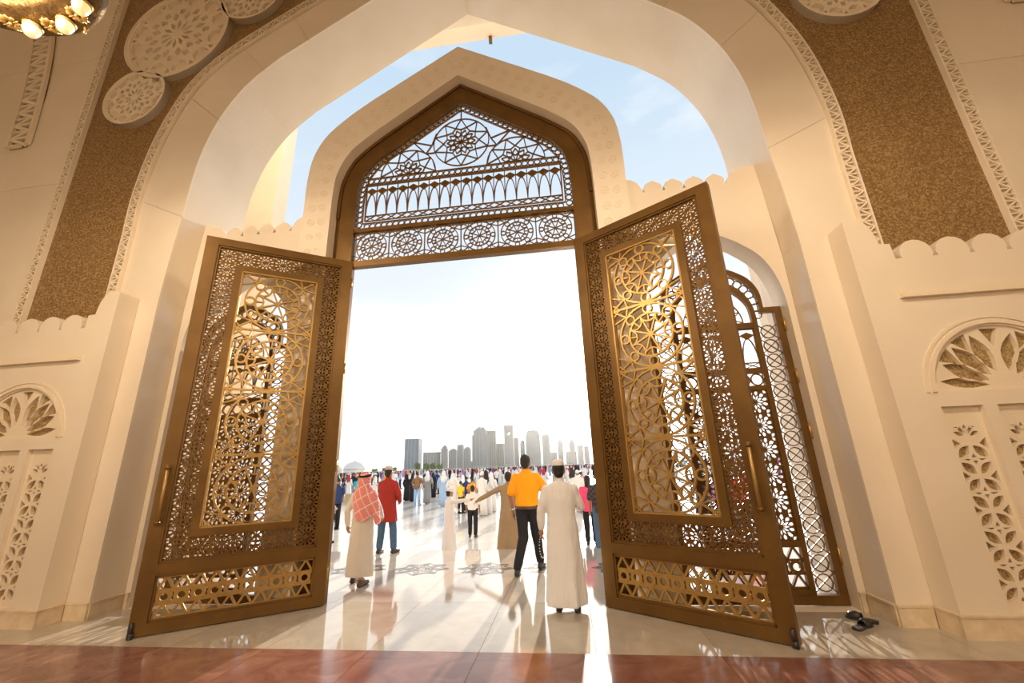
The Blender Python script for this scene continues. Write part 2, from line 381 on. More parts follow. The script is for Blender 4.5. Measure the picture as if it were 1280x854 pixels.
for sgn, side in ((-1,'left'),(1,'right')):
    holes = []
    for pc in (PC, PC+2.6):
        holes.append([(sgn*(pc+.68*cos(pi*i/24)), 2.20+.68*sin(pi*i/24)) for i in range(25)])
        for k in (-1,0,1): holes.append([(sgn*(pc+k*.51-.19),.20),(sgn*(pc+k*.51+.19),.20),(sgn*(pc+k*.51+.19),2.05),(sgn*(pc+k*.51-.19),2.05)])
    w = put('wall_screen_'+side, MB().plate([(sgn*x,z) for x,z in screen_top()], holes, Y1, Y2-.035).mesh('wall_screen','cream'))
    tag(w, kind='structure')
    mo = MB()
    x0, x1 = sorted((sgn*5.21, sgn*10.1))
    put('moulding', MB().box(x0,x1,Y1-.055,Y1,3.245,3.295).box(x0,x1,Y1-.025,Y1,3.295,3.335).mesh('moulding','carve'), w)
    for pc in (PC, PC+2.6):
        mo = MB(); mo.ring((sgn*pc,2.20), .715, .035, Y1-.022, Y1, 28, 0, pi); mo.ring((sgn*pc,2.20), .775, .03, Y1-.012, Y1, 28, 0, pi)
        put('arch_moulding', mo.mesh('arch_moulding','carve'), w)
        # tympanum: leaves radiating from the foot
        hs = []
        for k, a in enumerate([8, 26, 48, 71, 90+19, 90+42, 180-26, 180-8]):
            a = R(a); r1 = .62 if k in (0,7) else .60
            hs.append(vesica((pc+.17*cos(a), 2.235+.15*sin(a)), (pc+r1*cos(a), 2.225+r1*sin(a)*.99), .052 if k in (0,7) else .082))
        for a in (37, 60, 90, 120, 143):
            a = R(a); tri = [(pc+.64*cos(a+d), 2.21+.64*sin(a+d)) for d in (-.135,0,.135)]
            hs.append([(pc+.44*cos(a), 2.21+.44*sin(a))]+tri)
        hs = [[(sgn*x,z) for x,z in h] for h in hs]
        ty = put('carved_tympanum', MB().plate([(sgn*(pc+.68*cos(pi*i/24)), 2.20+.68*sin(pi*i/24)) for i in range(25)], hs, Y1+.025, Y1+.07).mesh('carved_tympanum','carve'), w)
        put('backing', MB().plate([(sgn*(pc+.68*cos(pi*i/24)), 2.20+.68*sin(pi*i/24)) for i in range(25)], [], Y1+.07, Y1+.09).mesh('backing','mosaic_f'), ty)
        for k in (-1,0,1):
            cx = pc+k*.51; hs = []
            zc = .42
            a, b = .135, .17
            while zc < 1.86:
                for sx in (-1,1):
                    for sz in (-1,1):
                        if zc+sz*b > 1.80: continue
                        hs.append(vesica((cx+sx*.018, zc+sz*.022), (cx+sx*.132, zc+sz*.136), .042))
                    hs.append([(cx+sx*.085,zc),(cx+sx*.155,zc-.055),(cx+sx*.155,zc+.055)])
                hs.append([(cx-.022,zc+.148),(cx,zc+.105),(cx+.022,zc+.148)])
                hs.append([(cx-.10,zc+.166),(cx-.03,zc+.166),(cx-.062,zc+.148)])
                hs.append([(cx+.10,zc+.166),(cx+.03,zc+.166),(cx+.062,zc+.148)])
                hs.append([(cx-.022,zc-.135),(cx,zc-.095),(cx+.022,zc-.135)])
                zc += .315
            # fan at the head of the strip
            for q in range(5):
                an = R(25+q*32.5); hs.append(vesica((cx+.03*cos(an),1.745+.03*sin(an)), (cx+.125*cos(an),1.745+.125*sin(an)), .020, 4))
            hs = [[(sgn*x,z) for x,z in h] for h in hs]
            pl = put('carved_panel', MB().plate([(sgn*(cx-.19),.20),(sgn*(cx+.19),.20),(sgn*(cx+.19),2.05),(sgn*(cx-.19),2.05)], hs, Y1+.055, Y1+.09).mesh('carved_panel','carve'), w)
            put('backing', MB().box(min(sgn*(cx-.19),sgn*(cx+.19)),max(sgn*(cx-.19),sgn*(cx+.19)),Y1+.09,Y1+.11,.2,2.05).mesh('backing','mosaic_f'), pl)
# ---- plinth blocks
for sgn, side in ((-1,'left'),(1,'right')):
    e = empty('baseboard_'+side); tag(e, kind='structure')
    def pb(x0,x1,y0,y1):
        x0, x1 = sorted((sgn*x0, sgn*x1))
        put('plinth_block', MB().box(x0,x1,y0,y1,0,.172).box(x0-.006,x1+.006,y0-.006,y1,.172,.19).mesh('plinth_block','travertine'), e)
    x = 4.836
    for k in range(9):
        x2 = x+.60; pb(x, x2-.004, Y1-.025, Y1-.001); x = x2
    pb(4.836, 4.858, Y1+.003, Y2-.06)
    pb(4.52, 4.832, Y2-.056, Y2-.032)
    pb(4.505, 4.529, Y2-.03, Y3-.026)
    pb(4.45, 4.501, Y3-.022, Y3-.001)

# ---- the portal wall in the arch: crenellated, with main and side openings
SA = keel((.895,3.35), [(.89,3.65),(.83,3.97),(.69,4.27),(.43,4.51)], (0,4.76))          # side arch, centred on x=3.55
def portal_outline():
    r = [(2.40,5.60)] + [(2.60,5.72)] + cat([(2.60,5.72),(2.70,5.69),(2.79,5.60),(2.83,5.47)],3)
    for c in (2.98,3.275,3.57,3.865):
        hf = cat([(c-.115,5.47),(c-.137,5.53),(c-.105,5.595),(c,5.655)],4)
        r += hf + [(2*c-x, z) for x, z in reversed(hf[:-1])]
    r += cat([(4.02,5.47),(4.06,5.58),(4.17,5.68),(4.32,5.73),(4.445,5.74)],3) + [(4.495,4.9),(4.525,4.2),(4.525,-.02)]
    return r
po = portal_outline()
poly = [(2.40,-.02)] + po
for sgn, side in ((-1,'left'),(1,'right')):
    arch = [(sgn*(3.55+x),z) for x,z in mir(SA)]
    arch = [(p[0], max(p[1],-.019)) for p in arch]
    wp = put('wall_portal_'+side, MB().plate([(sgn*x,z) for x,z in poly], [[(p[0], .001 if p[1] < .01 else p[1]) for p in arch]], Y3, Y3+.34).mesh('wall_portal','cream'))
    tag(wp, kind='structure')
# portal surround in carved stone
fo = mir(FOUT); fi = mir(FIN)
tr = put('trim_1', MB().plate(fo+list(reversed(fi)), [], Y3-.07, Y3+.12).mesh('trim_portal','cream'))
tag(tr, kind='structure')
mid2 = [((a[0]+b[0])/2,(a[1]+b[1])/2) for a,b in zip(resample(FOUT,60),resample(FIN,60))]
for sgn in (-1,1):
    cs = MB(); cl = [(sgn*x,z) for x,z in mid2][2:]
    L = sum(math.dist(a,b) for a,b in zip(cl,cl[1:])); n = int(L/.26); p = resample(cl, n)
    for i in range(n):
        a, b = p[i], p[i+1]; dx, dz = b[0]-a[0], b[1]-a[1]; l = math.hypot(dx,dz); nx, nz = -dz/l, dx/l
        c = ((a[0]+b[0])/2, (a[1]+b[1])/2)
        for q in (-.085,.085):
            cc = (c[0]+nx*q, c[1]+nz*q)
            cs.ring(cc, .062, .010, Y3-.074, Y3-.069, 8)
            for k in range(4): cs.bar((cc[0]-.05*cos(k*pi/4),cc[1]-.05*sin(k*pi/4)), (cc[0]+.05*cos(k*pi/4),cc[1]+.05*sin(k*pi/4)), .008, Y3-.073, Y3-.069)
    put('carved_relief', cs.mesh('carved_relief','carve'), tr)
# outer piers and lintel of the portico beyond
for sd_, x0, x1 in (('left',-6.9,-4.9),('right',5.2,6.9)):
    tag(put('wall_pier_'+sd_, MB().box(x0,x1,7.5,7.9,-.1,12.25).mesh('pier','white_panel')), kind='structure')
li = put('trim_2', MB().box(-6.9,6.9,7.5,7.9,12.25,14.2).mesh('lintel','white_panel')); tag(li, kind='structure')
put('lintel_bracket', MB().box(-.04,.04,7.82,7.9,12.05,12.25).mesh('bracket','bronze_d'), li, (.22,0,0))

# ---- rest of the hall behind the camera
for nm, b in (('wall_left',(-WX-.3,-WX,-12,Y2,0,WZ)),('wall_right',(WX,WX+.3,-12,Y2,0,WZ)),('wall_rear',(-WX-.3,WX+.3,-12.3,-12,0,WZ)),('ceiling',(-WX-.3,WX+.3,-12.3,YB,WZ,WZ+.3))):
    tag(put(nm, MB().box(*b).mesh(nm,'hallstone')), kind='structure')

# ---- floors
EDGE, THR, PINK = 9.2, 5.80, 4.36
fl = put('floor', MB().box(-WX,WX,-12,THR,-.16,-.008).mesh('floor','joint')); tag(fl, kind='structure')
PW = 1.06; x00 = .51
slabs = {}
def slab(name, x0, x1, y0, y1, parent, m, g=.002, z=0, t=.008):
    key = (name, round(x1-x0,3), round(y1-y0,3), m)
    if key not in slabs: slabs[key] = MB().box(0,x1-x0-2*g,0,y1-y0-2*g,-t,0).mesh(name, m)
    return put(name, slabs[key], parent, (x0+g,y0+g,z))
for k in range(-11, 12):
    x0 = max(-WX, x00+k*PW); x1 = min(WX, x00+(k+1)*PW)
    if x1-x0 < .05: continue
    for y0, y1 in ((PINK,THR),(1.06,2.12),(0,1.06),(-1.06,0)):
        slab('floor_slab', x0, x1, y0, y1, fl, 'marble')
    for y0, y1 in ((3.24,PINK),(2.12,3.24)):
        slab('border_slab', x0, x1, y0, y1, fl, 'pink')
put('rear_floor', MB().box(-WX,WX,-12,-1.062,-.008,0).mesh('rear_floor','marble'), fl)
te = put('floor_terrace', MB().box(-40,40,THR,EDGE,-.2,-.008).mesh('floor_terrace','joint')); tag(te, kind='structure')
TW = 1.11
for k in range(-9, 9):
    x0 = -.05-TW/2+k*TW
    for y0, y1 in ((THR,7.0),(7.0,8.15),(8.15,EDGE)):
        slab('paving_slab', x0, x0+TW, y0, y1, te, 'terrace', .0015)
for sgn in (-1,1):
    x0, x1 = sorted((sgn*(10.04 if sgn < 0 else 9.385), sgn*40)); put('paving', MB().box(x0,x1,THR,EDGE,-.008,0).mesh('paving','terrace'), te)
# dark inlaid star ornaments
im = MB(); Pm = lambda r, a: (r*cos(a)*1.12, r*sin(a))
for k in range(8):
    a = pi*k/4; h = pi/8
    for (p, q, w) in ((Pm(.42,a),Pm(.30,a+h),.044),(Pm(.30,a+h),Pm(.42,a+2*h),.044),(Pm(.36,a),Pm(.16,a+h),.034),(Pm(.16,a+h),Pm(.36,a+2*h),.034),(Pm(.06,a),Pm(.27,a),.036),(Pm(.06,a),Pm(.13,a+h),.026),(Pm(.13,a+h),Pm(.06,a+2*h),.026)):
        im.bar(p, q, w, 0, .0008)
im.v = [(x, z, y) for x, y, z in im.v]
imm = im.mesh('inlay_star','inlay')
for k in range(-3, 4): put('inlay_star', imm, te, (-.05+k*TW, 7.57, 0))
# plaza two steps lower
PZ = -.2
pz = put('floor_plaza', MB().box(-220,220,EDGE,400,PZ-.2,PZ-.008).mesh('floor_plaza','joint')); tag(pz, kind='structure')
for k in range(-8, 8):
    for j in range(6):
        slab('paving_slab', k*1.9, (k+1)*1.9, EDGE+j*1.9, EDGE+(j+1)*1.9, pz, 'plaza', .004, PZ)
YS = EDGE+6*1.9
put('paving_far', MB().box(-220,220,YS,400,PZ-.008,PZ).box(-220,-15.2,EDGE,YS,PZ-.008,PZ).box(15.2,220,EDGE,YS,PZ-.008,PZ).mesh('paving_far','plaza'), pz)

# ================================================================== BRONZE WORK
# reusable tracery tiles, centred, in the XZ plane
def rosette_tile(a, y0, y1, w):
    """pierced square plate: twelve long petals, outer lozenges and corner cuts"""
    h = a/2; P = lambda r, t: (r*a*cos(t), r*a*sin(t)); hs = []
    for k in range(12):
        t = 2*pi*k/12; d = pi/12
        hs.append([P(.085,t), P(.215,t-R(11)), P(.335,t), P(.215,t+R(11))])
        t += d
        hs.append([P(.275,t), P(.385,t-R(9.5)), P(.47,t-R(5)), P(.47,t+R(5)), P(.385,t+R(9.5))])
    for k in range(4):
        t = pi/4+k*pi/2; hs.append([P(.52,t), P(.60,t-R(9)), P(.645,t), P(.60,t+R(9))])
    return MB().plate([(-h,-h),(h,-h),(h,h),(-h,h)], hs, y0, y1)
def wheel_tile(wx, wz, y0, y1, w):
    m = MB(); hx, hz = wx/2, wz/2; Rr = min(hx,hz)
    fx, fz = hx-w*.3, hz-w*.3
    for p, q in (((-hx,-fz),(hx,-fz)),((-hx,fz),(hx,fz)),((-fx,-hz),(-fx,hz)),((fx,-hz),(fx,hz))): m.bar(p, q, w*.6, y0, y1)
    P = lambda r, t: (r*Rr*cos(t), r*Rr*sin(t))
    m.ring((0,0), Rr*.955, w, y0, y1, 40); m.ring((0,0), Rr*.66, w, y0, y1, 32)
    for k in range(8):
        t = 2*pi*k/8+pi/8; d = pi/8
        m.bar((0,0), P(.66,t), w*.9, y0, y1)
        m.ring(P(.815,t-d), Rr*.135, w*.9, y0, y1, 12)
        m.ring(P(.66,t-d), Rr*.245, w*.8, y0, y1, 8, t-d+pi*.56, t-d+pi*1.44)
        m.bar(P(.42,t-d), P(.66,t-d), w*.7, y0, y1)
    for sx in (-1,1):
        for sz in (-1,1):
            c = (sx*Rr*.70, sz*Rr*.70); k_ = (sx*hx, sz*hz)
            m.bar(c, k_, w*.8, y0, y1)
            m.bar(c, (sx*hx, sz*hz*.55), w*.7, y0, y1); m.bar(c, (sx*hx*.55, sz*hz), w*.7, y0, y1)
            m.bar((sx*hx*.78,sz*hz), (sx*hx, sz*hz*.78), w*.7, y0, y1)
    return m
def hex_panel(x0, x1, z0, z1, y0, y1, w, rows=3, circ=1):
    """triangle lattice with a row of rings"""
    m = MB(); h = (z1-z0)/rows; s = h/ .8660
    n = max(1, round((x1-x0)/s)); s = (x1-x0)/n
    for r in range(rows+1): m.bar((x0,z0+r*h), (x1,z0+r*h), w, y0, y1)
    for r in range(rows):
        za, zb = z0+r*h, z0+(r+1)*h
        for k in range(n):
            xa = x0+k*s
            if r == circ:
                m.ring((xa+s/2,(za+zb)/2), h*.40, w*1.5, y0-.004, y1+.004, 14)
                m.bar((xa,za), (xa+s*.16,za+h*.28), w, y0, y1); m.bar((xa,zb), (xa+s*.16,zb-h*.28), w, y0, y1)
                m.bar((xa+s,za), (xa+s*.84,za+h*.28), w, y0, y1); m.bar((xa+s,zb), (xa+s*.84,zb-h*.28), w, y0, y1)
            else:
                if r % 2 == 0: a, b, c = (xa,za), (xa+s/2,zb), (xa+s,za)
                else: a, b, c = (xa,zb), (xa+s/2,za), (xa+s,zb)
                m.bar(a, b, w, y0, y1); m.bar(b, c, w, y0, y1)
    return m
def arcade(x0, x1, z0, z1, n, y0, y1, w):
    m = MB(); s = (x1-x0)/n; H_ = z1-z0; zb = z0+H_*.14; zt = z1-H_*.24
    m.bar((x0,z0),(x1,z0),w,y0,y1); m.bar((x0,z1),(x1,z1),w,y0,y1); m.bar((x0,zb),(x1,zb),w,y0,y1)
    m.bar((x0,z0),(x0,z1),w*1.4,y0,y1); m.bar((x1,z0),(x1,z1),w*1.4,y0,y1)
    for k in range(n):
        xa = x0+k*s
        m.bar((xa,zb),(xa,z1),w*.9,y0,y1)
        for sg in (0,1):
            pts = [(xa+sg*s+(1-2*sg)*s*.5*q, zb+(zt-zb)*(1-(1-q)**2)**.6) for q in (0,.12,.3,.55,.8,1)]
            m.path(pts, w*.9, y0, y1)
        # lozenge heads
        c = (xa+s/2, z1-H_*.16)
        m.add([(c[0]-s*.5,y0,c[1]),(c[0],y0,c[1]-H_*.11),(c[0]+s*.5,y0,c[1]),(c[0],y0,c[1]+H_*.085),(c[0]-s*.5,y1,c[1]),(c[0],y1,c[1]-H_*.11),(c[0]+s*.5,y1,c[1]),(c[0],y1,c[1]+H_*.085)],
              [(0,1,2,3),(7,6,5,4),(0,4,5,1),(1,5,6,2),(2,6,7,3),(3,7,4,0)])
        m.bar((xa,zb),(xa+s,z0) if k % 2 else (xa+s,z0),w*.7,y0,y1); m.bar((xa,z0),(xa+s,zb),w*.7,y0,y1)
    return m
def chain(pts, r, w, y0, y1):
    m = MB(); L = sum(math.dist(a,b) for a,b in zip(pts,pts[1:])); n = max(1, round(L/(2.15*r)))
    for a, b in zip(resample(pts,n), resample(pts,n)[1:]): m.ring(((a[0]+b[0])/2,(a[1]+b[1])/2), r, w, y0, y1, 12)
    return m

# ---- fixed bronze overdoor and jambs (fills the keel arch)
yb0, yb1 = Y3+.12, Y3+.26
bz = put('window_1', MB().plate(fi+list(reversed(mir(BRIN))), [], yb0, yb1).mesh('overdoor_frame','bronze'))
tag(bz, kind='structure')
ymid = (yb0+yb1)/2; g0, g1 = ymid-.010, ymid+.010
def rail(parent, x0, x1, z0, z1, m='bronze', name='rail', ya=yb0+.015, yb=yb1-.015):
    return put(name, MB().box(x0,x1,ya,yb,z0,z1).mesh(name,m), parent)
rail(bz, -1.80, 1.80, 4.77, 4.87); rail(bz, -1.80, 1.80, 5.40, 5.465)
# moulding inside the frame edge
mm = MB(); mm.path([(x,z) for x,z in mir([(x*1.0-.0,z) for x,z in BRIN])][1:-1], .035, yb0-.012, yb0+.02); put('frame_moulding', mm.mesh('frame_moulding','bronze_d'), bz)
mm = MB(); mm.path([(x*.985,z*.995) for x,z in fi][1:-1], .05, yb0-.025, yb0+.02); put('frame_moulding', mm.mesh('frame_moulding','bronze_d'), bz)
wt = wheel_tile(.60,.53,-.009,.009,.0145).mesh('wheel_tracery','bronze_d')
for k in range(6): put('wheel_tracery', wt, bz, (-1.8+.30+k*.60, ymid, 5.135))
# chains of rings: around the upper light
ch = [(1.748,5.51),(1.748,6.0)] + [(x-.052, z-.02) for x,z in BRIN if z > 6.0 and z < 7]
chR = ch + [(0,7.755)]
for sgn in (-1,1): put('ring_chain', chain([(sgn*x,z) for x,z in chR], .047, .014, g0, g1).mesh('ring_chain','bronze_d'), bz)
put('ring_chain', chain([(-1.66,5.522),(1.66,5.522)], .047, .014, g0, g1).mesh('ring_chain','bronze_d'), bz)
put('ring_chain', chain([(-1.64,6.40),(1.64,6.40)], .047, .014, g0, g1).mesh('ring_chain','bronze_d'), bz)
bb = MB(); bb.bar((-1.69,6.342),(1.69,6.342),.018,g0,g1); bb.bar((-1.66,6.458),(1.66,6.458),.018,g0,g1); bb.bar((-1.69,5.58),(1.69,5.58),.018,g0,g1)
inner = [(1.69,5.58),(1.69,6.0)] + [(x-.112, z-.045) for x,z in BRIN if 6.0 < z < 7] + [(0,7.68)]
bb.path(mir(inner), .018, g0, g1); put('glazing_bar', bb.mesh('glazing_bar','bronze_d'), bz)
put('arcade_tracery', arcade(-1.65,1.65,5.62,6.31,18,g0,g1,.015).mesh('arcade_tracery','bronze_d'), bz)
# tympanum rosettes
def star_rosette(r, n, y0, y1, w, a0=0., a1=2*pi):
    m = MB(); P = lambda q, a: (r*q*cos(a), r*q*sin(a)); half = a1-a0 < 6
    m.ring((0,0), r*.97, w, y0, y1, 40 if not half else 20, a0, a1)
    for k in range(n if not half else n//2+1):
        a = a0+2*pi*k/n; h = pi/n
        m.bar(P(0,a), P(.34,a), w, y0, y1)
        if half and k == n//2: break
        for p, q in ((P(.34,a),P(.22,a+h)),(P(.22,a+h),P(.34,a+2*h)),(P(.34,a),P(.50,a+h)),(P(.50,a+h),P(.34,a+2*h)),(P(.52,a),P(.62,a+h)),(P(.62,a+h),P(.52,a+2*h)),
                     (P(.34,a),P(.52,a)),(P(.62,a+h),P(.97,a)),(P(.62,a+h),P(.97,a+2*h))): m.bar(p, q, w, y0, y1)
    return m
put('star_rosette', star_rosette(.50,10,-.01,.01,.017,pi/2,pi/2+2*pi).mesh('star_rosette','bronze_d'), bz, (0,ymid,7.00))
sr = star_rosette(.50,10,-.01,.01,.017,0,pi).mesh('star_rosette','bronze_d')
for sgn in (-1,1): put('star_rosette', sr, bz, (sgn*.93,ymid,6.47))
fb = MB()
for sgn in (-1,1):
    for p, q in (((.0,7.5),(.0,7.67)),((.44,7.24),(.52,7.0)),((.52,7.0),(.86,7.12)),((.52,7.0),(.62,6.84)),((.62,6.84),(.86,7.12)),((.47,6.84),(.62,6.84)),((.44,6.47),(.50,6.70)),((1.30,6.80),(1.36,6.85)),((1.40,6.6),(1.55,6.66)),((1.22,6.87),(1.20,6.96))):
        fb.bar((sgn*p[0],p[1]),(sgn*q[0],q[1]),.02,g0,g1)
put('glazing_bar', fb.mesh('glazing_bar','bronze_d'), bz)

# ---- main door leaves: local x from hinge to free edge, y across, z up
LW, LH = 1.92, 4.84
def door_leaf(name, hinge, ang, flip, label):
    t = empty(name, (hinge[0],hinge[1],.012), ang); tag(t, label, 'door', 'great bronze doors', 'structure')
    D = .05
    X = lambda s: s*flip
    def bx(nm, s0, s1, z0, z1, m='bronze', y0=-D, y1=D):
        a, b = sorted((X(s0),X(s1))); return put(nm, MB().box(a,b,y0,y1,z0,z1).mesh(nm,m), t)
    bx('hinge_stile', 0, .15, 0, LH); bx('lock_stile', LW-.15, LW, 0, LH)
    bx('top_rail', .15, LW-.15, LH-.11, LH); bx('bottom_rail', .15, LW-.15, 0, .115); bx('middle_rail', .15, LW-.15, .575, .69)
    # stepped mouldings around the two fields
    for z0, z1 in ((.69,LH-.11),(.115,.575)):
        mo = MB()
        for s0, s1, a, b in ((.15,.175,z0,z1),(LW-.175,LW-.15,z0,z1),(.15,LW-.15,z0,z0+.025),(.15,LW-.15,z1-.025,z1)):
            a_, b_ = sorted((X(s0),X(s1))); mo.box(a_,b_,-D*.7,D*.7,a,b)
        put('moulding', mo.mesh('moulding','bronze_d'), t)
    # inner frame of the central panel
    P0, P1, Q0, Q1 = .475, LW-.475, 1.03, 4.39
    for nm, s0, s1, a, b in (('panel_stile',P0-.085,P0,Q0-.085,Q1+.085),('panel_stile',P1,P1+.085,Q0-.085,Q1+.085),('panel_rail',P0,P1,Q0-.085,Q0),('panel_rail',P0,P1,Q1,Q1+.085)):
        bx(nm, s0, s1, a, b, 'bronze', -D*.85, D*.85)
    gm = MB()
    for s0, s1, a, b in ((P0,P0+.018,Q0,Q1),(P1-.018,P1,Q0,Q1),(P0,P1,Q0,Q0+.018),(P0,P1,Q1-.018,Q1)):
        a_, b_ = sorted((X(s0),X(s1))); gm.box(a_,b_,-D*.9,D*.9,a,b)
    put('gilt_edge', gm.mesh('gilt_edge','gold'), t)
    wzt = (Q1-Q0)/4
    for k in range(4): put('wheel_tracery', WHEEL, t, (X((P0+P1)/2), 0, Q0+wzt*(k+.5)))
    # border of rosette tiles around the central panel
    s0, s1, z0, z1 = .175, LW-.175, .715, LH-.135
    bwx = P0-.085-s0; a = bwx
    nz = round((z1-z0)/a); az = (z1-z0)/nz
    for k in range(nz):
        for s in (s0+bwx/2, s1-bwx/2): put('rosette_tile', ROS, t, (X(s),0,z0+az*(k+.5)), (0,0,0), (1,1,az/.215))
    nx = round((s1-s0-2*bwx)/a); ax = (s1-s0-2*bwx)/nx
    for k in range(nx):
        for zc, hz in (((z0+Q0-.085)/2, Q0-.085-z0), ((z1+Q1+.085)/2, z1-Q1-.085)):
            put('rosette_tile', ROS, t, (X(s0+bwx+ax*(k+.5)),0,zc), (0,0,0), (ax/.215,1,hz/.215))
    a_, b_ = sorted((X(.175),X(LW-.175)))
    put('lower_tracery', hex_panel(a_,b_,.14,.55,-.014,.014,.024,3,1).mesh('lower_tracery','gold'), t)
    # pull handle on the hall side
    ys = -D-.07
    hm = MB(); xh = X(LW-.085)
    hm.tube([(xh,ys,1.10),(xh,ys,1.76)], .018, 10)
    h = put('pull_handle', hm.mesh('pull_handle','gold',True), t)
    for z in (1.13,1.73):
        bm_ = MB(); bm_.tube([(xh,-D,z),(xh,ys,z)], .013, 8); bm_.ell((xh,ys-.005,z),(.03,.026,.026)); bm_.lathe([(.03,0),(.03,.01)],10,(xh,0,0)) if False else None
        put('handle_mount', bm_.mesh('handle_mount','bronze_d',True), h)
    for z in (.35,1.7,3.1,4.5):
        hg = MB(); hg.tube([(X(-.012),.03,z-.08),(X(-.012),.03,z+.08)], .018, 10); put('hinge', hg.mesh('hinge','gold',True), t)
    fbm = MB(); fbm.tube([(X(LW-.03),-D-.02,.03),(X(LW-.03),-D-.02,.14)], .02, 10); fbm.tube([(X(LW-.03)-.02,-D-.02,.022),(X(LW-.03)+.03,-D-.02,.022)], .03, 12)
    put('floor_bolt', fbm.mesh('floor_bolt','steel',True), t)
    return t
ROS = rosette_tile(.215,-.009,.009,.0105).mesh('rosette_tile','bronze')
WHEEL = wheel_tile(LW-.95-.02,(4.39-1.03)/4,-.02,.02,.022).mesh('wheel_tracery','gold')
aL = atan2(-1.13,-1.59)+pi; aR = atan2(-1.08,1.57)
door_leaf('door_1', (-1.79,5.66), aL, -1, 'open bronze lattice door leaf beside the man in red chequered headscarf')
door_leaf('door_2', (1.79,5.66), aR, 1, 'open bronze lattice door leaf beside the man in white robe and cap')

# ---- bronze side gates
def side_gate(name, cx, label):
    t = empty(name, (cx,Y3+.20,.012)); tag(t, label, 'gate', 'bronze side gates', 'structure')
    D = .035; HW = .885
    shoulder = 3.56
    outer = [(HW,0),(HW,shoulder),(.67,shoulder)] + cat([(.67,shoulder),(.655,3.80),(.55,4.0),(.37,4.13)],4) + [(0,4.30)]
    innr = [(HW-.09,.10),(HW-.09,shoulder-.07),(.62,shoulder-.07)] + cat([(.62,shoulder-.07),(.605,3.77),(.50,3.95),(.34,4.06)],4) + [(0,4.22)]
    put('gate_frame', MB().plate(mir(outer), [mir(innr)], -D, D).mesh('gate_frame','bronze_d'), t)
    # inner frame
    ox = .56; ix = .495
    io = [(ox,.10),(ox,3.42)]+cat([(ox,3.42),(.535,3.62),(.44,3.80),(.29,3.93)],4)+[(0,4.07)]
    ii = [(ix,.16),(ix,3.42)]+cat([(ix,3.42),(.475,3.60),(.39,3.74),(.26,3.86)],4)+[(0,3.99)]
    put('inner_frame', MB().plate(mir(io), [mir(ii)], -D*.9, D*.9).mesh('inner_frame','bronze_d'), t)
    # border lattice: rings with diagonals
    for sgn in (-1,1):
        m = MB(); s = .20; z = .12; x0 = ox; x1 = HW-.09
        n = int((3.48-.12)/s)
        sw = x1-x0
        for k in range(n):
            zc = z+(k+.5)*s
            m.ring((sgn*(x0+sw/2),zc), .090, .012, -.010, .010, 12)
            for p, q in (((x0,zc-s/2),(x1,zc+s/2)),((x0,zc+s/2),(x1,zc-s/2))): m.bar((sgn*p[0],p[1]),(sgn*q[0],q[1]),.011,-.009,.009)
            m.bar((sgn*x0,zc-s/2),(sgn*(x0+sw/2),zc-s),.010,-.009,.009) if k else None
            m.bar((sgn*x1,zc-s/2),(sgn*(x0+sw/2),zc-s),.010,-.009,.009) if k else None
        arc = [(.59,3.42)]+cat([(.59,3.5),(.57,3.68),(.475,3.87),(.32,3.99)],4)+[(0,4.14)]
        pts = resample([(sgn*x,zz) for x,zz in arc], 10)
        for a, b in zip(pts, pts[1:]):
            c = ((a[0]+b[0])/2,(a[1]+b[1])/2); m.ring(c, .058, .012, -.010, .010, 10)
        put('border_tracery', m.mesh('border_tracery','bronze_d'), t)
    for za, zb in ((3.28,3.36),(2.66,2.72),(2.44,2.50),(.60,.66)):
        put('cross_rail', MB().box(-ix,ix,-D*.8,D*.8,za,zb).mesh('cross_rail','bronze_d'), t)
    put('fan_tracery', star_rosette(.40,16,-.009,.009,.012,0,pi).mesh('fan_tracery','bronze_d'), t, (0,0,3.37))
    put('arcade_tracery', arcade(-ix,ix,2.73,3.27,5,-.009,.009,.015).mesh('arcade_tracery','bronze_d'), t)
    put('ring_chain', chain([(-ix,2.58),(ix,2.58)], .075, .018, -.009, .009).mesh('ring_chain','bronze_d'), t)
    for k in range(6):
        for j in range(3): put('rosette_tile', ROS2, t, (-ix+(j+.5)*.33,0,.66+(k+.5)*.2967), (0,0,0), (1.1,1,.989))
    put('lower_tracery', hex_panel(-ix,ix,.17,.60,-.016,.016,.022,3,1).mesh('lower_tracery','bronze_d'), t)
    for z in (.5,1.9,2.6,3.3):
        hg = MB(); sx = 1 if cx > 0 else -1
        hg.tube([(sx*(HW+.0),-D-.012,z-.09),(sx*(HW+.0),-D-.012,z+.09)], .016, 10); put('hinge', hg.mesh('hinge','gold',True), t)
    return t
ROS2 = rosette_tile(.300,-.009,.009,.015).mesh('rosette_tile','bronze_d')
side_gate('door_3', -3.55, 'dark bronze arched side gate behind the leaf beside the headscarfed man')
side_gate('door_4', 3.55, 'dark bronze arched side gate next to the black sandals')

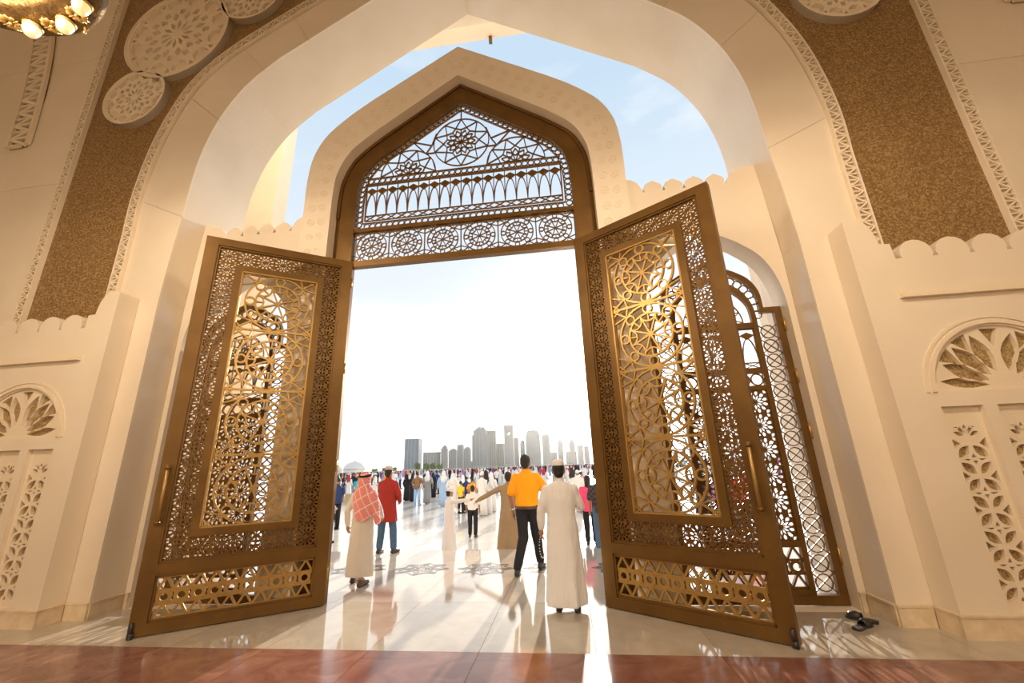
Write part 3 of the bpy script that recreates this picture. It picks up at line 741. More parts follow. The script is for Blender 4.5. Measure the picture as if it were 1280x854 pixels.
# ================================================================== CHANDELIERS
M['glow'] = mat('lit_frosted_glass', (.55, .42, .25), .3, emit=((1, .58, .24), .75))
M['brass'] = mat('engraved_brass', (.17, .10, .03), .36, .7, noise=(26, (.08, .045, .02), .9, 6), bump=(40, .5))
M['dark_core'] = mat('dark_chandelier_core', (.03, .027, .03), .5)  # near-black colour stands for the dark hollow inside the ring
CR = (-3.303, 1.505, 6.0)
def flower(n, r):
    m = MB()
    for k in range(n):
        a = 2*pi*k/n; m.ell((r*.62*cos(a), r*.62*sin(a), -.006), (r*.36*abs(cos(a))+.01, r*.36*abs(sin(a))+.01, .010), 6, 4)
    m.ell((0,0,-.01), (r*.22,r*.22,.018), 8, 5); return m
def build_chandelier():
    t = empty('chandelier', CR)
    R0, R1 = .72, 1.076
    m = MB(); m.loft([[(r*cos(2*pi*j/64), r*sin(2*pi*j/64), z) for j in range(64)] for r, z in ((R0,.16),(R0,.0),(R0+.04,-.02),(R1-.05,-.02),(R1-.01,.03),(R1,.09),(R1-.03,.16),(R0,.16))], cap=False)
    put('ring_band', m.mesh('ring_band','brass',True), t)
    m = MB(); m.ell((0,0,.22), (.70,.70,.08), 48, 6); put('core_plate', m.mesh('core_plate','dark_core',True), t)
    fm = flower(12,.085).mesh('flower_boss','gold',True)
    cup = MB().lathe([(.040,-.035),(.072,-.028),(.078,-.01),(.066,.0),(.03,.004)],14).mesh('lamp_cup','gold',True)
    gl = MB().lathe([(.016,-.125),(.042,-.118),(.060,-.085),(.068,-.050),(.064,-.03),(.04,-.026)],12).mesh('lamp_glass','glow')
    for k in range(16):
        a = R(59+22.5*k); p = (.925*cos(a), .925*sin(a), -.02)
        c = put('lamp_cup', cup, t, p); put('lamp_glass', gl, c)
        a += R(11.25); put('flower_boss', fm, t, (.925*cos(a), .925*sin(a), -.022))
    for k in range(4):
        a = R(45+90*k); m = MB(); m.tube([(.9*cos(a),.9*sin(a),.16),(.12*cos(a),.12*sin(a),3.2)], .014, 6); put('suspension_rod', m.mesh('suspension_rod','gold'), t)
    m = MB(); m.tube([(0,0,3.15),(0,0,WZ-6.0)], .03, 8); m.lathe([(.16,3.1),(.2,3.16),(.16,3.24)],16); put('stem', m.mesh('stem','gold',True), t)
    fin = MB(); fin.lathe([(.004,-.09),(.014,-.07),(.008,-.05),(.02,-.02)],8,(1.03*cos(R(76)),1.03*sin(R(76)),0)); put('finial', fin.mesh('finial','gold',True), t)
    return t
def copy_tree(o, parent=None):
    c = o.copy(); C.objects.link(c); c.parent = parent
    for ch_ in list(o.children): copy_tree(ch_, c)
    return c
chd = build_chandelier()
tag(chd, 'gilded ring chandelier with lit glass cups hanging before the mosaic wall', 'chandelier', 'hall chandeliers')
chandelier_light((CR[0],CR[1],CR[2]-.12), 'chandelier_front_left_offscreen')
for x, y in ((3.303,1.505),(-3.303,-5.2),(3.303,-5.2)):  # unseen copies, each with its own lamp, added as fill for the hall
    c = copy_tree(chd); c.location = (x,y,6.0)
    c['label'] = 'unseen gilded ring chandelier with lit glass cups, added to light the hall'
    chandelier_light((x,y,5.88), 'chandelier_'+('front' if y > 0 else 'rear')+('_left' if x < 0 else '_right')+'_offscreen')

# ================================================================== PEOPLE
def fabric(name, col, rough=.85, bump=(14,.35), noise=None):
    """cloth: fine weave noise plus long vertical folds in the bump"""
    m = mat(name, col, rough, spec=.25, noise=noise); nt = m.node_tree; b = nt.nodes['Principled BSDF']
    tc = nt.nodes.new('ShaderNodeTexCoord'); mp = nt.nodes.new('ShaderNodeMapping'); mp.inputs['Scale'].default_value = (11,11,1.6)
    nt.links.new(tc.outputs['Object'], mp.inputs[0])
    n = nt.nodes.new('ShaderNodeTexNoise'); n.inputs['Scale'].default_value = 1.0; n.inputs['Detail'].default_value = 2; n.inputs['Distortion'].default_value = .6
    nt.links.new(mp.outputs[0], n.inputs['Vector'])
    bp = nt.nodes.new('ShaderNodeBump'); bp.inputs['Strength'].default_value = .8; bp.inputs['Distance'].default_value = .035
    nt.links.new(n.outputs['Fac'], bp.inputs['Height'])
    n2 = nt.nodes.new('ShaderNodeTexNoise'); n2.inputs['Scale'].default_value = bump[0]*4; nt.links.new(tc.outputs['Object'], n2.inputs['Vector'])
    b2 = nt.nodes.new('ShaderNodeBump'); b2.inputs['Strength'].default_value = bump[1]; b2.inputs['Distance'].default_value = .006
    nt.links.new(n2.outputs['Fac'], b2.inputs['Height']); nt.links.new(bp.outputs[0], b2.inputs['Normal']); nt.links.new(b2.outputs[0], b.inputs['Normal'])
    return m
M['skin'] = mat('skin', (.36, .19, .11), .55, noise=(20,(.30,.15,.085),.4))
M['skin_b'] = mat('skin_tan', (.46, .26, .16), .55)
M['hair'] = mat('black_hair', (.018,.014,.012), .6, bump=(80,.5))
M['shoe'] = mat('brown_leather', (.09,.05,.03), .5)
M['shoe_b'] = mat('black_shoe', (.03,.028,.028), .45)
M['eye'] = mat('eye', (.02,.015,.012), .2)
M['lip'] = mat('lip', (.30,.11,.09), .5)
M['thobe_cream'] = fabric('cream_thobe_cloth', (.66,.59,.52))
M['thobe_white'] = fabric('white_thobe_cloth', (.78,.76,.77))
M['thobe_boy'] = M['thobe_white']
M['thobe_brown'] = fabric('brown_thobe_cloth', (.33,.235,.14))
M['maroon'] = fabric('maroon_kurta_cloth', (.36,.035,.03))
M['orange'] = fabric('orange_shirt_cloth', (.95,.40,.015))
M['denim'] = fabric('blue_denim', (.07,.13,.23), noise=(30,(.10,.18,.30),.6))
M['blackcloth'] = fabric('black_trouser_cloth', (.022,.022,.026))
M['pinkcloth'] = fabric('hot_pink_cloth', (.90,.10,.25))
M['capwhite'] = fabric('white_cap_cloth', (.80,.76,.72), bump=(60,.6))
M['capgrey'] = fabric('grey_patterned_cap', (.42,.36,.33), bump=(60,.6), noise=(45,(.66,.6,.54),.9))
M['belt'] = mat('brown_belt', (.10,.055,.03), .4)
M['watch'] = mat('watch_metal', (.7,.68,.62), .25, .9)
# chequered headscarf: red grid on white
def scarf_mat():
    m = bpy.data.materials.new('red_chequered_scarf'); m.use_nodes = True; nt = m.node_tree; b = nt.nodes['Principled BSDF']
    tc = nt.nodes.new('ShaderNodeTexCoord'); mp = nt.nodes.new('ShaderNodeMapping'); mp.inputs['Rotation'].default_value = (0,R(28),0)
    nt.links.new(tc.outputs['Object'], mp.inputs[0]); sp = nt.nodes.new('ShaderNodeSeparateXYZ'); nt.links.new(mp.outputs[0], sp.inputs[0])
    def line(sock, fr, th):
        a = nt.nodes.new('ShaderNodeMath'); a.operation = 'MULTIPLY'; a.inputs[1].default_value = fr; nt.links.new(sock, a.inputs[0])
        f = nt.nodes.new('ShaderNodeMath'); f.operation = 'FRACT'; nt.links.new(a.outputs[0], f.inputs[0])
        l = nt.nodes.new('ShaderNodeMath'); l.operation = 'LESS_THAN'; l.inputs[1].default_value = th; nt.links.new(f.outputs[0], l.inputs[0]); return l.outputs[0]
    def mx(a, b_):
        n = nt.nodes.new('ShaderNodeMath'); n.operation = 'MAXIMUM'; nt.links.new(a, n.inputs[0]); nt.links.new(b_, n.inputs[1]); return n.outputs[0]
    fine = mx(line(sp.outputs['X'],46,.5), line(sp.outputs['Z'],46,.5)); big = mx(line(sp.outputs['X'],9,.10), line(sp.outputs['Z'],6,.08))
    m1 = nt.nodes.new('ShaderNodeMix'); m1.data_type = 'RGBA'; m1.inputs['A'].default_value = (.80,.55,.52,1); m1.inputs['B'].default_value = (.70,.15,.13,1); nt.links.new(fine, m1.inputs['Factor'])
    m2 = nt.nodes.new('ShaderNodeMix'); m2.data_type = 'RGBA'; m2.inputs['B'].default_value = (.84,.66,.62,1); nt.links.new(m1.outputs['Result'], m2.inputs['A']); nt.links.new(big, m2.inputs['Factor'])
    nt.links.new(m2.outputs['Result'], b.inputs['Base Color']); b.inputs['Roughness'].default_value = .85; return m
M['scarf'] = scarf_mat()
def plaid_mat():
    m = mat('dark_plaid_shirt', (.03,.03,.035), .85); nt = m.node_tree; b = nt.nodes['Principled BSDF']
    tc = nt.nodes.new('ShaderNodeTexCoord'); ck = nt.nodes.new('ShaderNodeTexChecker'); ck.inputs['Scale'].default_value = 18
    ck.inputs['Color1'].default_value = (.025,.025,.03,1); ck.inputs['Color2'].default_value = (.07,.06,.07,1)
    nt.links.new(tc.outputs['Object'], ck.inputs['Vector']); nt.links.new(ck.outputs[0], b.inputs['Base Color']); return m
M['plaid'] = plaid_mat()

def capsule(m, p, q, r0, r1, n=12, flat=None):
    p, q = Vector(p), Vector(q); t = (q-p); L = t.length or 1e-5; t = t/L
    a = Vector((0,0,1)) if abs(t.z) < .9 else Vector((0,1,0))
    x = t.cross(a).normalized(); y = t.cross(x)
    if flat: y = y*flat[1]; x = x*flat[0]
    rings = []
    for k in (-88,-60,-30,0): rings.append((p+t*r0*sin(R(k)), r0*cos(R(k))))
    for k in (0,30,60,88): rings.append((q+t*r1*sin(R(k)), r1*cos(R(k))))
    m.loft([[c+x*r*cos(2*pi*j/n)+y*r*sin(2*pi*j/n) for j in range(n)] for c, r in rings])
def blob(name, mb, voxel, mats, smooth=4, disp=0.):
    me = mb.mesh(name+'_raw', mats); o = bpy.data.objects.new(name+'_raw', me); C.objects.link(o)
    r = o.modifiers.new('r','REMESH'); r.mode = 'VOXEL'; r.voxel_size = voxel; r.use_smooth_shade = True
    if disp:
        tx = bpy.data.textures.new(name,'CLOUDS'); tx.noise_scale = .14; tx.noise_depth = 1
        d = o.modifiers.new('d','DISPLACE'); d.texture = tx; d.strength = disp; d.mid_level = .5
    if smooth:
        k = o.modifiers.new('s','SMOOTH'); k.iterations = smooth; k.factor = .5
    dg = bpy.context.evaluated_depsgraph_get()
    out = bpy.data.meshes.new_from_object(o.evaluated_get(dg)); out.name = name
    bpy.data.objects.remove(o)
    out.materials.clear(); out.materials.append(M[mats]); return out

STD = dict(shL=(-.168,0,1.375), shR=(.168,0,1.375), elL=(-.235,-.02,1.13), elR=(.235,-.02,1.13), wrL=(-.24,.03,.89), wrR=(.24,.03,.89),
           hpL=(-.095,0,.93), hpR=(.095,0,.93), knL=(-.10,.02,.50), knR=(.10,.02,.50), anL=(-.10,-.01,.085), anR=(.10,-.01,.085), hand=.0)
V3 = lambda a: Vector(a)
def body_mesh(P, skin='skin', bent=.35):
    m = MB()
    m.ell((0,.005,1.622), (.076,.096,.115), 20, 14); m.ell((0,.035,1.555), (.056,.066,.066), 16, 10)
    capsule(m, (0,.100,1.618), (0,.116,1.590), .010, .015, 8)
    for s in (-1,1): m.ell((s*.079,-.005,1.605), (.013,.026,.034), 10, 8)
    m.ell((0,.094,1.545), (.024,.014,.010), 10, 6)
    capsule(m, (0,-.01,1.40), (0,.005,1.55), .056, .052)
    m.ell((0,0,1.27), (.150,.095,.19), 18, 12); m.ell((0,0,1.05), (.115,.078,.17), 18, 12); m.ell((0,0,.93), (.125,.082,.11), 18, 12)
    capsule(m, P['shL'], P['shR'], .052, .052)
    for s in 'LR':
        sg = -1 if s == 'L' else 1
        sh, el, wr = V3(P['sh'+s]), V3(P['el'+s]), V3(P['wr'+s])
        capsule(m, sh, el, .050, .038); capsule(m, el, wr, .040, .026)
        d = (wr-el).normalized(); fwd = Vector((0,1,0)) if abs(d.y) < .85 else Vector((0,0,1))
        ax = (fwd-d*fwd.dot(d)).normalized()          # across the palm
        nrm = d.cross(ax).normalized()*sg              # palm normal, towards the body
        if nrm.x*sg > 0: nrm = -nrm
        pc = wr+d*.095
        capsule(m, wr+d*.015, pc-d*.02, .024, .036, 12, (1,1)); 
        for k, (off, L) in enumerate(((-.030,.062),(-.010,.074),(.010,.079),(.030,.070))):
            b0 = pc+ax*off; b1 = b0+d*L*.5+nrm*.012; b2 = b1+d*L*.32+nrm*L*bent
            capsule(m, b0-d*.02, b1, .0095, .0088, 8); capsule(m, b1, b2, .0088, .0075, 8)
        th0 = wr+d*.035+ax*.022; th1 = th0+d*.032+ax*.028+nrm*.01; th2 = th1+d*.032+ax*.004+nrm*.012
        capsule(m, th0, th1, .0125, .0105, 8); capsule(m, th1, th2, .0105, .009, 8)
        hp, kn, an = V3(P['hp'+s]), V3(P['kn'+s]), V3(P['an'+s])
        capsule(m, hp, kn, .078, .052); capsule(m, kn, an, .050, .034)
        toe = V3(P.get('to'+s, (an.x*1.15, an.y+.165, .028))); heel = V3(P.get('he'+s, (an.x, an.y-.04, .032)))
        capsule(m, an, heel, .033, .030); capsule(m, heel, toe, .030, .026, 10); capsule(m, an, (an+toe)/2+Vector((0,0,.01)), .032, .030, 10)
    return blob('body', m, .0078, skin, 3)
def robe_mesh(P, hem=.09, flare=1., mats='thobe_white', seed=0, rip=.035, cuff=.052, sway=(0,0), collar=True, waist=1., sleeve=1.):
    m = MB(); rnd = random.Random(seed); ph = [rnd.uniform(0,6.28) for _ in range(4)]
    prof = [(1.50,.060,.058),(1.475,.075,.068),(1.455,.125,.080),(1.43,.175,.092),(1.38,.200,.105),(1.25,.196,.118),(1.05,.182*waist,.115*waist),(.92,.196,.128),(.72,.210,.145),(.50,.224,.16),(.30,.236,.172),(.09,.246,.182)]
    n = 48; rings = []
    pr = [p for p in prof if p[0] > hem+.03]
    lo = prof[-1]
    t_ = (hem-.09)/(.92-.09) if hem < .92 else 1
    pr.append((hem, lo[1]*(1-.2*t_), lo[2]*(1-.2*t_)))
    pr = [pr[0]]+pr[1:]
    full = []
    for a, b in zip(pr, pr[1:]):
        k = max(1, int((a[0]-b[0])/.05))
        for i in range(k): full.append(tuple(a[j]+(b[j]-a[j])*i/k for j in range(3)))
    full.append(pr[-1])
    for z, rx, ry in full:
        d = max(0, min(1, (1.0-z)/.9)); f = 1+(flare-1)*d; ring = []
        for j in range(n):
            a = 2*pi*j/n
            rp = 1+rip*(.15+d)*(sin(5*a+ph[0]+z*1.3)+.7*sin(8*a+ph[1]-z*1.1)+.5*sin(13*a+ph[2]))
            ring.append((rx*f*rp*cos(a)+sway[0]*d, ry*f*rp*sin(a)+sway[1]*d, z))
        rings.append(ring)
    m.loft(rings[::-1])
    for s in 'LR':
        sh, el, wr = V3(P['sh'+s]), V3(P['el'+s]), V3(P['wr'+s])
        e2 = el+(sh-el)*(1-sleeve) if sleeve < 1 else el
        capsule(m, sh, e2, .068, .058); 
        if sleeve >= 1: capsule(m, el, wr, .057, cuff*.92)
    if collar: m.lathe([(.064,1.47),(.066,1.525),(.058,1.528)],16)
    return blob('robe', m, .0115, mats, 4, .018)
def trouser_mesh(P, mats):
    m = MB(); m.ell((0,0,.945), (.170,.124,.115), 18, 12)
    for s in 'LR':
        hp, kn, an = V3(P['hp'+s]), V3(P['kn'+s]), V3(P['an'+s])
        capsule(m, hp, kn, .104, .080); capsule(m, kn, an+Vector((0,0,.03)), .080, .066)
    return blob('trousers', m, .0115, mats, 3, .016)
def shirt_mesh(P, mats, hem=.90, sleeve=.75, seed=1):
    m = MB(); n = 40; rings = []; rnd = random.Random(seed); ph = rnd.uniform(0,6)
    for z, rx, ry in ((hem,.186,.136),(.97,.188,.136),(1.08,.184,.128),(1.22,.205,.130),(1.34,.218,.122),(1.41,.180,.100),(1.445,.120,.082),(1.475,.078,.070),(1.51,.066,.064)):
        rings.append([(rx*(1+.012*sin(6*a+ph+z*9))*cos(a), ry*(1+.02*sin(5*a+ph-z*7))*sin(a), z) for a in [2*pi*j/n for j in range(n)]])
    m.loft(rings)
    for s in 'LR':
        sh, el = V3(P['sh'+s]), V3(P['el'+s]); capsule(m, sh, sh+(el-sh)*sleeve, .080, .078)
    return blob('shirt', m, .0115, mats, 4, .018)
def shoe_mesh(an, toe=None, heel=None):
    an = V3(an); toe = V3(toe) if toe else Vector((an.x*1.15, an.y+.175, .03)); heel = V3(heel) if heel else Vector((an.x, an.y-.05, .035))
    m = MB(); capsule(m, heel, toe, .043, .036, 12, (1,1)); capsule(m, (an+heel)/2, (an*.5+toe*.5), .045, .036, 12)
    m.v = [(x,y,max(z,.002)) if an.z < .12 else (x,y,z) for x,y,z in m.v]
    return blob('shoe', m, .011, 'shoe', 2)
def hair_mesh():
    m = MB(); m.ell((0,-.020,1.648), (.084,.092,.098), 18, 12); m.ell((0,-.045,1.585), (.070,.058,.070), 14, 10)
    m.ell((0,.05,1.70), (.060,.05,.040), 12, 8)
    return blob('hair', m, .010, 'hair', 2)
def kufi_mesh(mats):
    m = MB(); m.loft([[(r*.93*cos(2*pi*j/24), r*1.10*sin(2*pi*j/24)-.008, z) for j in range(24)] for r, z in ((.080,1.652),(.089,1.65),(.090,1.69),(.086,1.722),(.072,1.742),(.042,1.752),(.004,1.755))])
    return m.mesh('kufi', mats, True)
HAIR = None
def person(name_label, loc, h, rz, P, parts, skin='skin', group=None, shoes='shoe', eyes=True, hair=True, zoff=0):
    global HAIR
    if HAIR is None: HAIR = hair_mesh()
    k = h/1.755
    b = put('person', body_mesh(P, skin), None, loc, (0,0,rz), (k,k,k)); tag(b, name_label, 'person', group)
    if hair: put('hair', HAIR, b)
    if eyes:
        em = MB()
        for s in (-1,1):
            e1 = MB(); e1.ell((s*.031,.093,1.622), (.013,.008,.007), 8, 6); put('eye', e1.mesh('eye','eye',True), b)
            br = MB(); br.ell((s*.032,.098,1.643), (.020,.007,.004), 8, 4); put('eyebrow', br.mesh('eyebrow','hair',True), b)
        l = MB(); l.ell((0,.103,1.545), (.022,.010,.006), 10, 6); put('mouth', l.mesh('mouth','lip',True), b)
    for s in 'LR':
        me = shoe_mesh(P['an'+s], P.get('to'+s), P.get('he'+s))
        if shoes != 'shoe': me.materials[0] = M[shoes]
        put('shoe', me, b)
    for nm, me in parts(P): put(nm, me, b)
    return b
def pose(**k): d = dict(STD); d.update(k); return d

# 1  cream thobe, chequered scarf
def parts1(P):
    yield 'thobe', robe_mesh(P, .13, .94, 'thobe_cream', 3, .045)
    m = MB(); n = 28; rings = []
    for z, rx, ry, cx, cy in ((.98,.10,.045,.06,-.125),(1.06,.15,.08,.05,-.10),(1.18,.19,.125,.045,-.06),(1.30,.215,.15,.04,-.035),(1.40,.215,.145,.03,-.025),(1.47,.165,.125,.015,-.025),(1.53,.115,.115,.0,-.03),(1.60,.102,.112,0,-.035),(1.67,.100,.116,0,-.022),(1.73,.082,.098,0,-.015),(1.765,.05,.06,0,-.012),(1.775,.01,.01,0,-.01)):
        rings.append([(cx+rx*(1+.05*sin(5*a+z*4)*min(1,max(0,(1.5-z)*3)))*cos(a), cy+ry*(1+.07*sin(7*a+z*5)*min(1,max(0,(1.5-z)*3)))*sin(a), z) for a in [2*pi*j/n for j in range(n)]])
    m.loft(rings)
    capsule(m, (.19,-.05,1.38), (.30,-.05,.96), .085, .05); capsule(m, (-.15,.05,1.42), (-.16,.11,1.15), .06, .04)
    yield 'headscarf', blob('headscarf', m, .010, 'scarf', 3, .02)
    a = MB()
    for dz, r in ((0,.100),(.017,.096)):
        a.loft([[((r+.011*cos(q))*cos(t)*.98, (r+.011*cos(q))*sin(t)*1.13-.02, 1.702+dz+.010*sin(q)+.02*sin(t)) for q in [2*pi*i/8 for i in range(8)]] for t in [2*pi*j/32 for j in range(33)]], cap=False)
    yield 'head_cord', a.mesh('head_cord', 'blackcloth', True)
P1 = pose(elL=(-.285,-.03,1.14), wrL=(-.30,.03,.92), elR=(.26,.06,1.14), wrR=(.22,.22,1.02), anL=(-.16,.10,.085), knL=(-.11,.10,.50), anR=(.10,-.12,.10), knR=(.09,.02,.5))
person('man in a cream thobe and red chequered headscarf walking out between the doors', (-1.80,6.62,0), 1.60, R(-4), P1, parts1, hair=False)
# 2  maroon kurta
def parts2(P):
    yield 'kurta', robe_mesh(P, .62, 1.12, 'maroon', 5, .05, sway=(.03,0), waist=1.12)
    yield 'trousers', trouser_mesh(P, 'denim')
    yield 'cap', kufi_mesh('capgrey')
P2 = pose(elL=(-.25,.10,1.15), wrL=(-.16,.26,1.10), elR=(.28,-.02,1.14), wrR=(.20,.16,1.02), anL=(-.14,0,.085), anR=(.16,.06,.085), knL=(-.12,.02,.5), knR=(.13,.05,.5))
person('man in a maroon kurta, blue jeans and grey patterned cap', (-2.40,8.90,0), 1.72, R(-6), P2, parts2, shoes='shoe_b')
# 3  brown thobe, reaching for the boy
def parts3(P): yield 'thobe', robe_mesh(P, .06, 1.22, 'thobe_brown', 9, .03)
P3 = pose(shL=(-.17,0,1.375), elL=(-.46,.02,1.25), wrL=(-.70,.0,1.125), elR=(.24,.05,1.14), wrR=(.2,.2,1.0))
person('man in a long brown thobe holding out his arm to a boy', (.03,9.98,PZ), 1.72, 0, P3, parts3, shoes='shoe_b')
# 4  boy in white
def parts4(P):
    yield 'thobe', robe_mesh(P, .06, 1.15, 'thobe_boy', 12, .04, waist=1.15)
    yield 'cap', kufi_mesh('capwhite')
P4 = pose(elR=(.335,.205,1.40), wrR=(.49,.395,1.42), elL=(-.215,.10,1.15), wrL=(-.10,.28,1.12))
person('boy in a white thobe and white cap reaching for a man\'s hand', (-1.36,9.98,PZ), 1.38, R(-50), P4, parts4, shoes='shoe_b')
# 5  orange shirt
def parts5(P):
    yield 'shirt', shirt_mesh(P, 'orange', .93, .80)
    yield 'trousers', trouser_mesh(P, 'blackcloth')
    b = MB(); b.loft([[(.197*cos(2*pi*j/24), .152*sin(2*pi*j/24), z) for j in range(24)] for z in (.915,.955)]); yield 'belt', b.mesh('belt','belt')
    w = MB(); wr = V3(P['wrL']); w.lathe([(.034,-.014),(.036,0),(.034,.014)],14,(wr.x,wr.y,wr.z+.02)); yield 'wristwatch', w.mesh('wristwatch','watch')
P5 = pose(elL=(-.27,-.02,1.12), wrL=(-.26,.06,.88), elR=(.29,.10,1.16), wrR=(.17,.30,1.18), knL=(-.08,.0,.50), anL=(-.14,-.20,.085), knR=(.08,.20,.52), anR=(.11,.28,.10))
person('man in an orange shirt and black trousers striding onto the terrace', (.72,7.26,0), 1.82, R(-8), P5, parts5, shoes='shoe_b')
# 6  white thobe in front
def parts6(P):
    yield 'thobe', robe_mesh(P, .065, 1.02, 'thobe_white', 21, .05, waist=.98)
    yield 'cap', kufi_mesh('capwhite')
    bm_ = MB(); wr = V3(P['wrL'])
    for k in range(22):
        t = 2*pi*k/22; bm_.ell((wr.x-.0+.035*sin(t), wr.y+.02, wr.z-.235+.13*cos(t)), (.0075,.0075,.0075), 6, 4)
    yield 'prayer_beads', bm_.mesh('prayer_beads','capwhite',True)
P6 = pose(elL=(-.255,-.03,1.14), wrL=(-.265,.02,.93), elR=(.255,.06,1.15), wrR=(.16,.26,1.14), anL=(-.09,.0,.085), anR=(.12,-.06,.085))
person('man in a long white thobe and white knitted cap holding prayer beads', (1.31,5.52,0), 1.685, R(2), P6, parts6, shoes='shoe_b')
# 7  pink shirt
def parts7(P):
    yield 'shirt', shirt_mesh(P, 'pinkcloth', .82, .95, 4); yield 'trousers', trouser_mesh(P, 'blackcloth')
    m = MB(); m.ell((0,-.05,1.52),(.085,.06,.16),14,10); yield 'long_hair', blob('long_hair', m, .012, 'hair', 2)
person('woman in a hot pink top and dark trousers by the open door', (1.86,10.75,PZ), 1.56, 0, pose(), parts7, shoes='shoe_b')
# 8  plaid shirt and jeans
def parts8(P): yield 'shirt', shirt_mesh(P, 'plaid', .84, .85, 6); yield 'trousers', trouser_mesh(P, 'denim')
person('man in a dark plaid shirt and blue jeans half behind the door', (2.06,9.80,PZ), 1.66, R(4), pose(), parts8, shoes='shoe_b')
# 9  child in white shirt, black trousers
M['whiteshirt'] = fabric('white_shirt_cloth', (.80,.78,.76))
def parts9(P): yield 'shirt', shirt_mesh(P, 'whiteshirt', .90, .95, 8); yield 'trousers', trouser_mesh(P, 'blackcloth')
person('youth in a white shirt and black trousers standing on the plaza', (-1.29,12.1,PZ), 1.36, 0, pose(), parts9, shoes='shoe_b')

# ------------------------------------------------------------------ the crowd
def crowd_mesh(kind, seed):
    r = random.Random(seed); m = MB(); st = r.uniform(-.04,.06)
    def limb(pts, rads): m.tube(pts, rads, 6)
    if kind in ('robe','abaya'):
        m.mi = 0
        m.loft([[(rx*cos(2*pi*j/10), ry*sin(2*pi*j/10)+oy, z) for j in range(10)] for z, rx, ry, oy in ((.05,.25,.18,0),(.5,.225,.16,0),(.95,.19,.13,0),(1.25,.205,.125,0),(1.40,.19,.10,0),(1.47,.08,.07,0),(1.51,.055,.055,0))])
        for s in (-1,1): limb([(s*.19,0,1.40),(s*(.25+st),-.02,1.13),(s*.24,.05+abs(st)*3,.90)], [.075,.065,.05])
        m.mi = 1
        for s in (-1,1): m.box(s*.08-.045,s*.08+.045,-.06,.19,0,.06)
    else:
        m.mi = 0
        m.loft([[(rx*cos(2*pi*j/10), ry*sin(2*pi*j/10), z) for j in range(10)] for z, rx, ry in ((.86,.185,.13),(1.05,.18,.125),(1.25,.21,.125),(1.40,.19,.10),(1.47,.08,.07),(1.51,.055,.055))])
        for s in (-1,1): limb([(s*.19,0,1.40),(s*(.24+st),-.02,1.16)], [.075,.065])
        m.mi = 1
        for s in (-1,1):
            limb([(s*.09,0,.92),(s*.10,.03*s,.5),(s*.11,.05*s,.06)], [.10,.08,.065]); m.box(s*.11-.045,s*.11+.045,-.06+.05*s,.17+.05*s,0,.07)
        m.mi = 2
        for s in (-1,1): limb([(s*(.24+st),-.02,1.17),(s*.24,.06,.88)], [.042,.032])
    m.mi = 2
    m.ell((0,.01,1.61), (.078,.095,.115), 8, 6); m.box(-.014,.014,.09,.122,1.58,1.615)
    for s in (-1,1): m.ell((s*.235,.06+abs(st)*2,.84), (.028,.03,.06), 6, 4)
    m.mi = 3
    if kind == 'abaya': m.loft([[(rx*cos(2*pi*j/8), ry*sin(2*pi*j/8)-.02, z) for j in range(8)] for z, rx, ry in ((1.33,.19,.12),(1.47,.12,.11),(1.6,.098,.105),(1.70,.085,.095),(1.76,.03,.03))])
    elif seed % 3 == 0 and kind == 'robe': m.loft([[(rx*cos(2*pi*j/8), ry*sin(2*pi*j/8)-.03, z) for j in range(8)] for z, rx, ry in ((1.15,.17,.09),(1.40,.21,.13),(1.5,.12,.11),(1.6,.10,.105),(1.70,.09,.10),(1.76,.03,.03))])
    else: m.ell((0,-.015,1.652), (.086,.098,.09), 8, 6)
    return m.mesh('crowd_person', ['thobe_white','blackcloth','skin','hair'], True)
COL = {'white':(.80,.77,.74),'black':(.025,.025,.03),'navy blue':(.03,.05,.14),'light blue':(.35,.50,.72),'red':(.55,.04,.04),'pink':(.80,.22,.35),'purple':(.25,.12,.35),
       'yellow':(.85,.62,.06),'orange':(.90,.38,.03),'beige':(.55,.43,.30),'grey':(.30,.29,.29),'turquoise':(.04,.42,.55),'brown':(.26,.14,.08)}
CM = {k: mat('cloth_'+k.replace(' ','_'), v, .85, spec=.2) for k, v in COL.items()}
CK = [(k, crowd_mesh(k, s)) for s, k in enumerate(['robe','robe','shirt','shirt','shirt','abaya','robe'])]
def crowd(x, y, h, kind, col, low='black', rz=0., head=None, label=None):
    me = random.choice([q for k, q in CK if k == kind])
    o = put('crowd_person', me, None, (x,y,PZ), (0,0,rz), (h/1.75,)*3)
    def setm(i, m_): o.material_slots[i].link = 'OBJECT'; o.material_slots[i].material = m_
    setm(0, CM[col]); setm(1, CM[low])
    if kind == 'abaya': setm(3, CM[col])
    elif head: setm(3, CM[head])
    g = {'robe':'long robe','shirt':'shirt','abaya':'hooded abaya'}[kind]
    size = 'child' if h < 1.45 else 'person'
    lab = f'distant {size} in a {col} {g}' + (f' and {low} trousers' if kind == 'shirt' else '') + (f' with {head} headwear' if head and kind == 'robe' else '') + ' in the plaza crowd'
    tag(o, lab, 'person', lab.replace('distant ','').replace('child','children').replace('person','people'))
    if label: o['label'] = label; o['group'] = 'nearer people of the plaza crowd'
    return o
def at_floor(px, py, z=0.):
    d = fw+cr*((px-640)/FPX)-cu*((py-427)/FPX); t = (z-1.62)/d.z
    return 1.448+t*d.x, t*d.y
def at_wall(px, py, Y):
    d = fw+cr*((px-640)/FPX)-cu*((py-427)/FPX); t = Y/d.y
    return 1.448+t*d.x, 1.62+t*d.z
placed = []
def ok(x, y, d=.62):
    return all((x-a)**2+(y-b)**2 > d*d for a, b in placed)
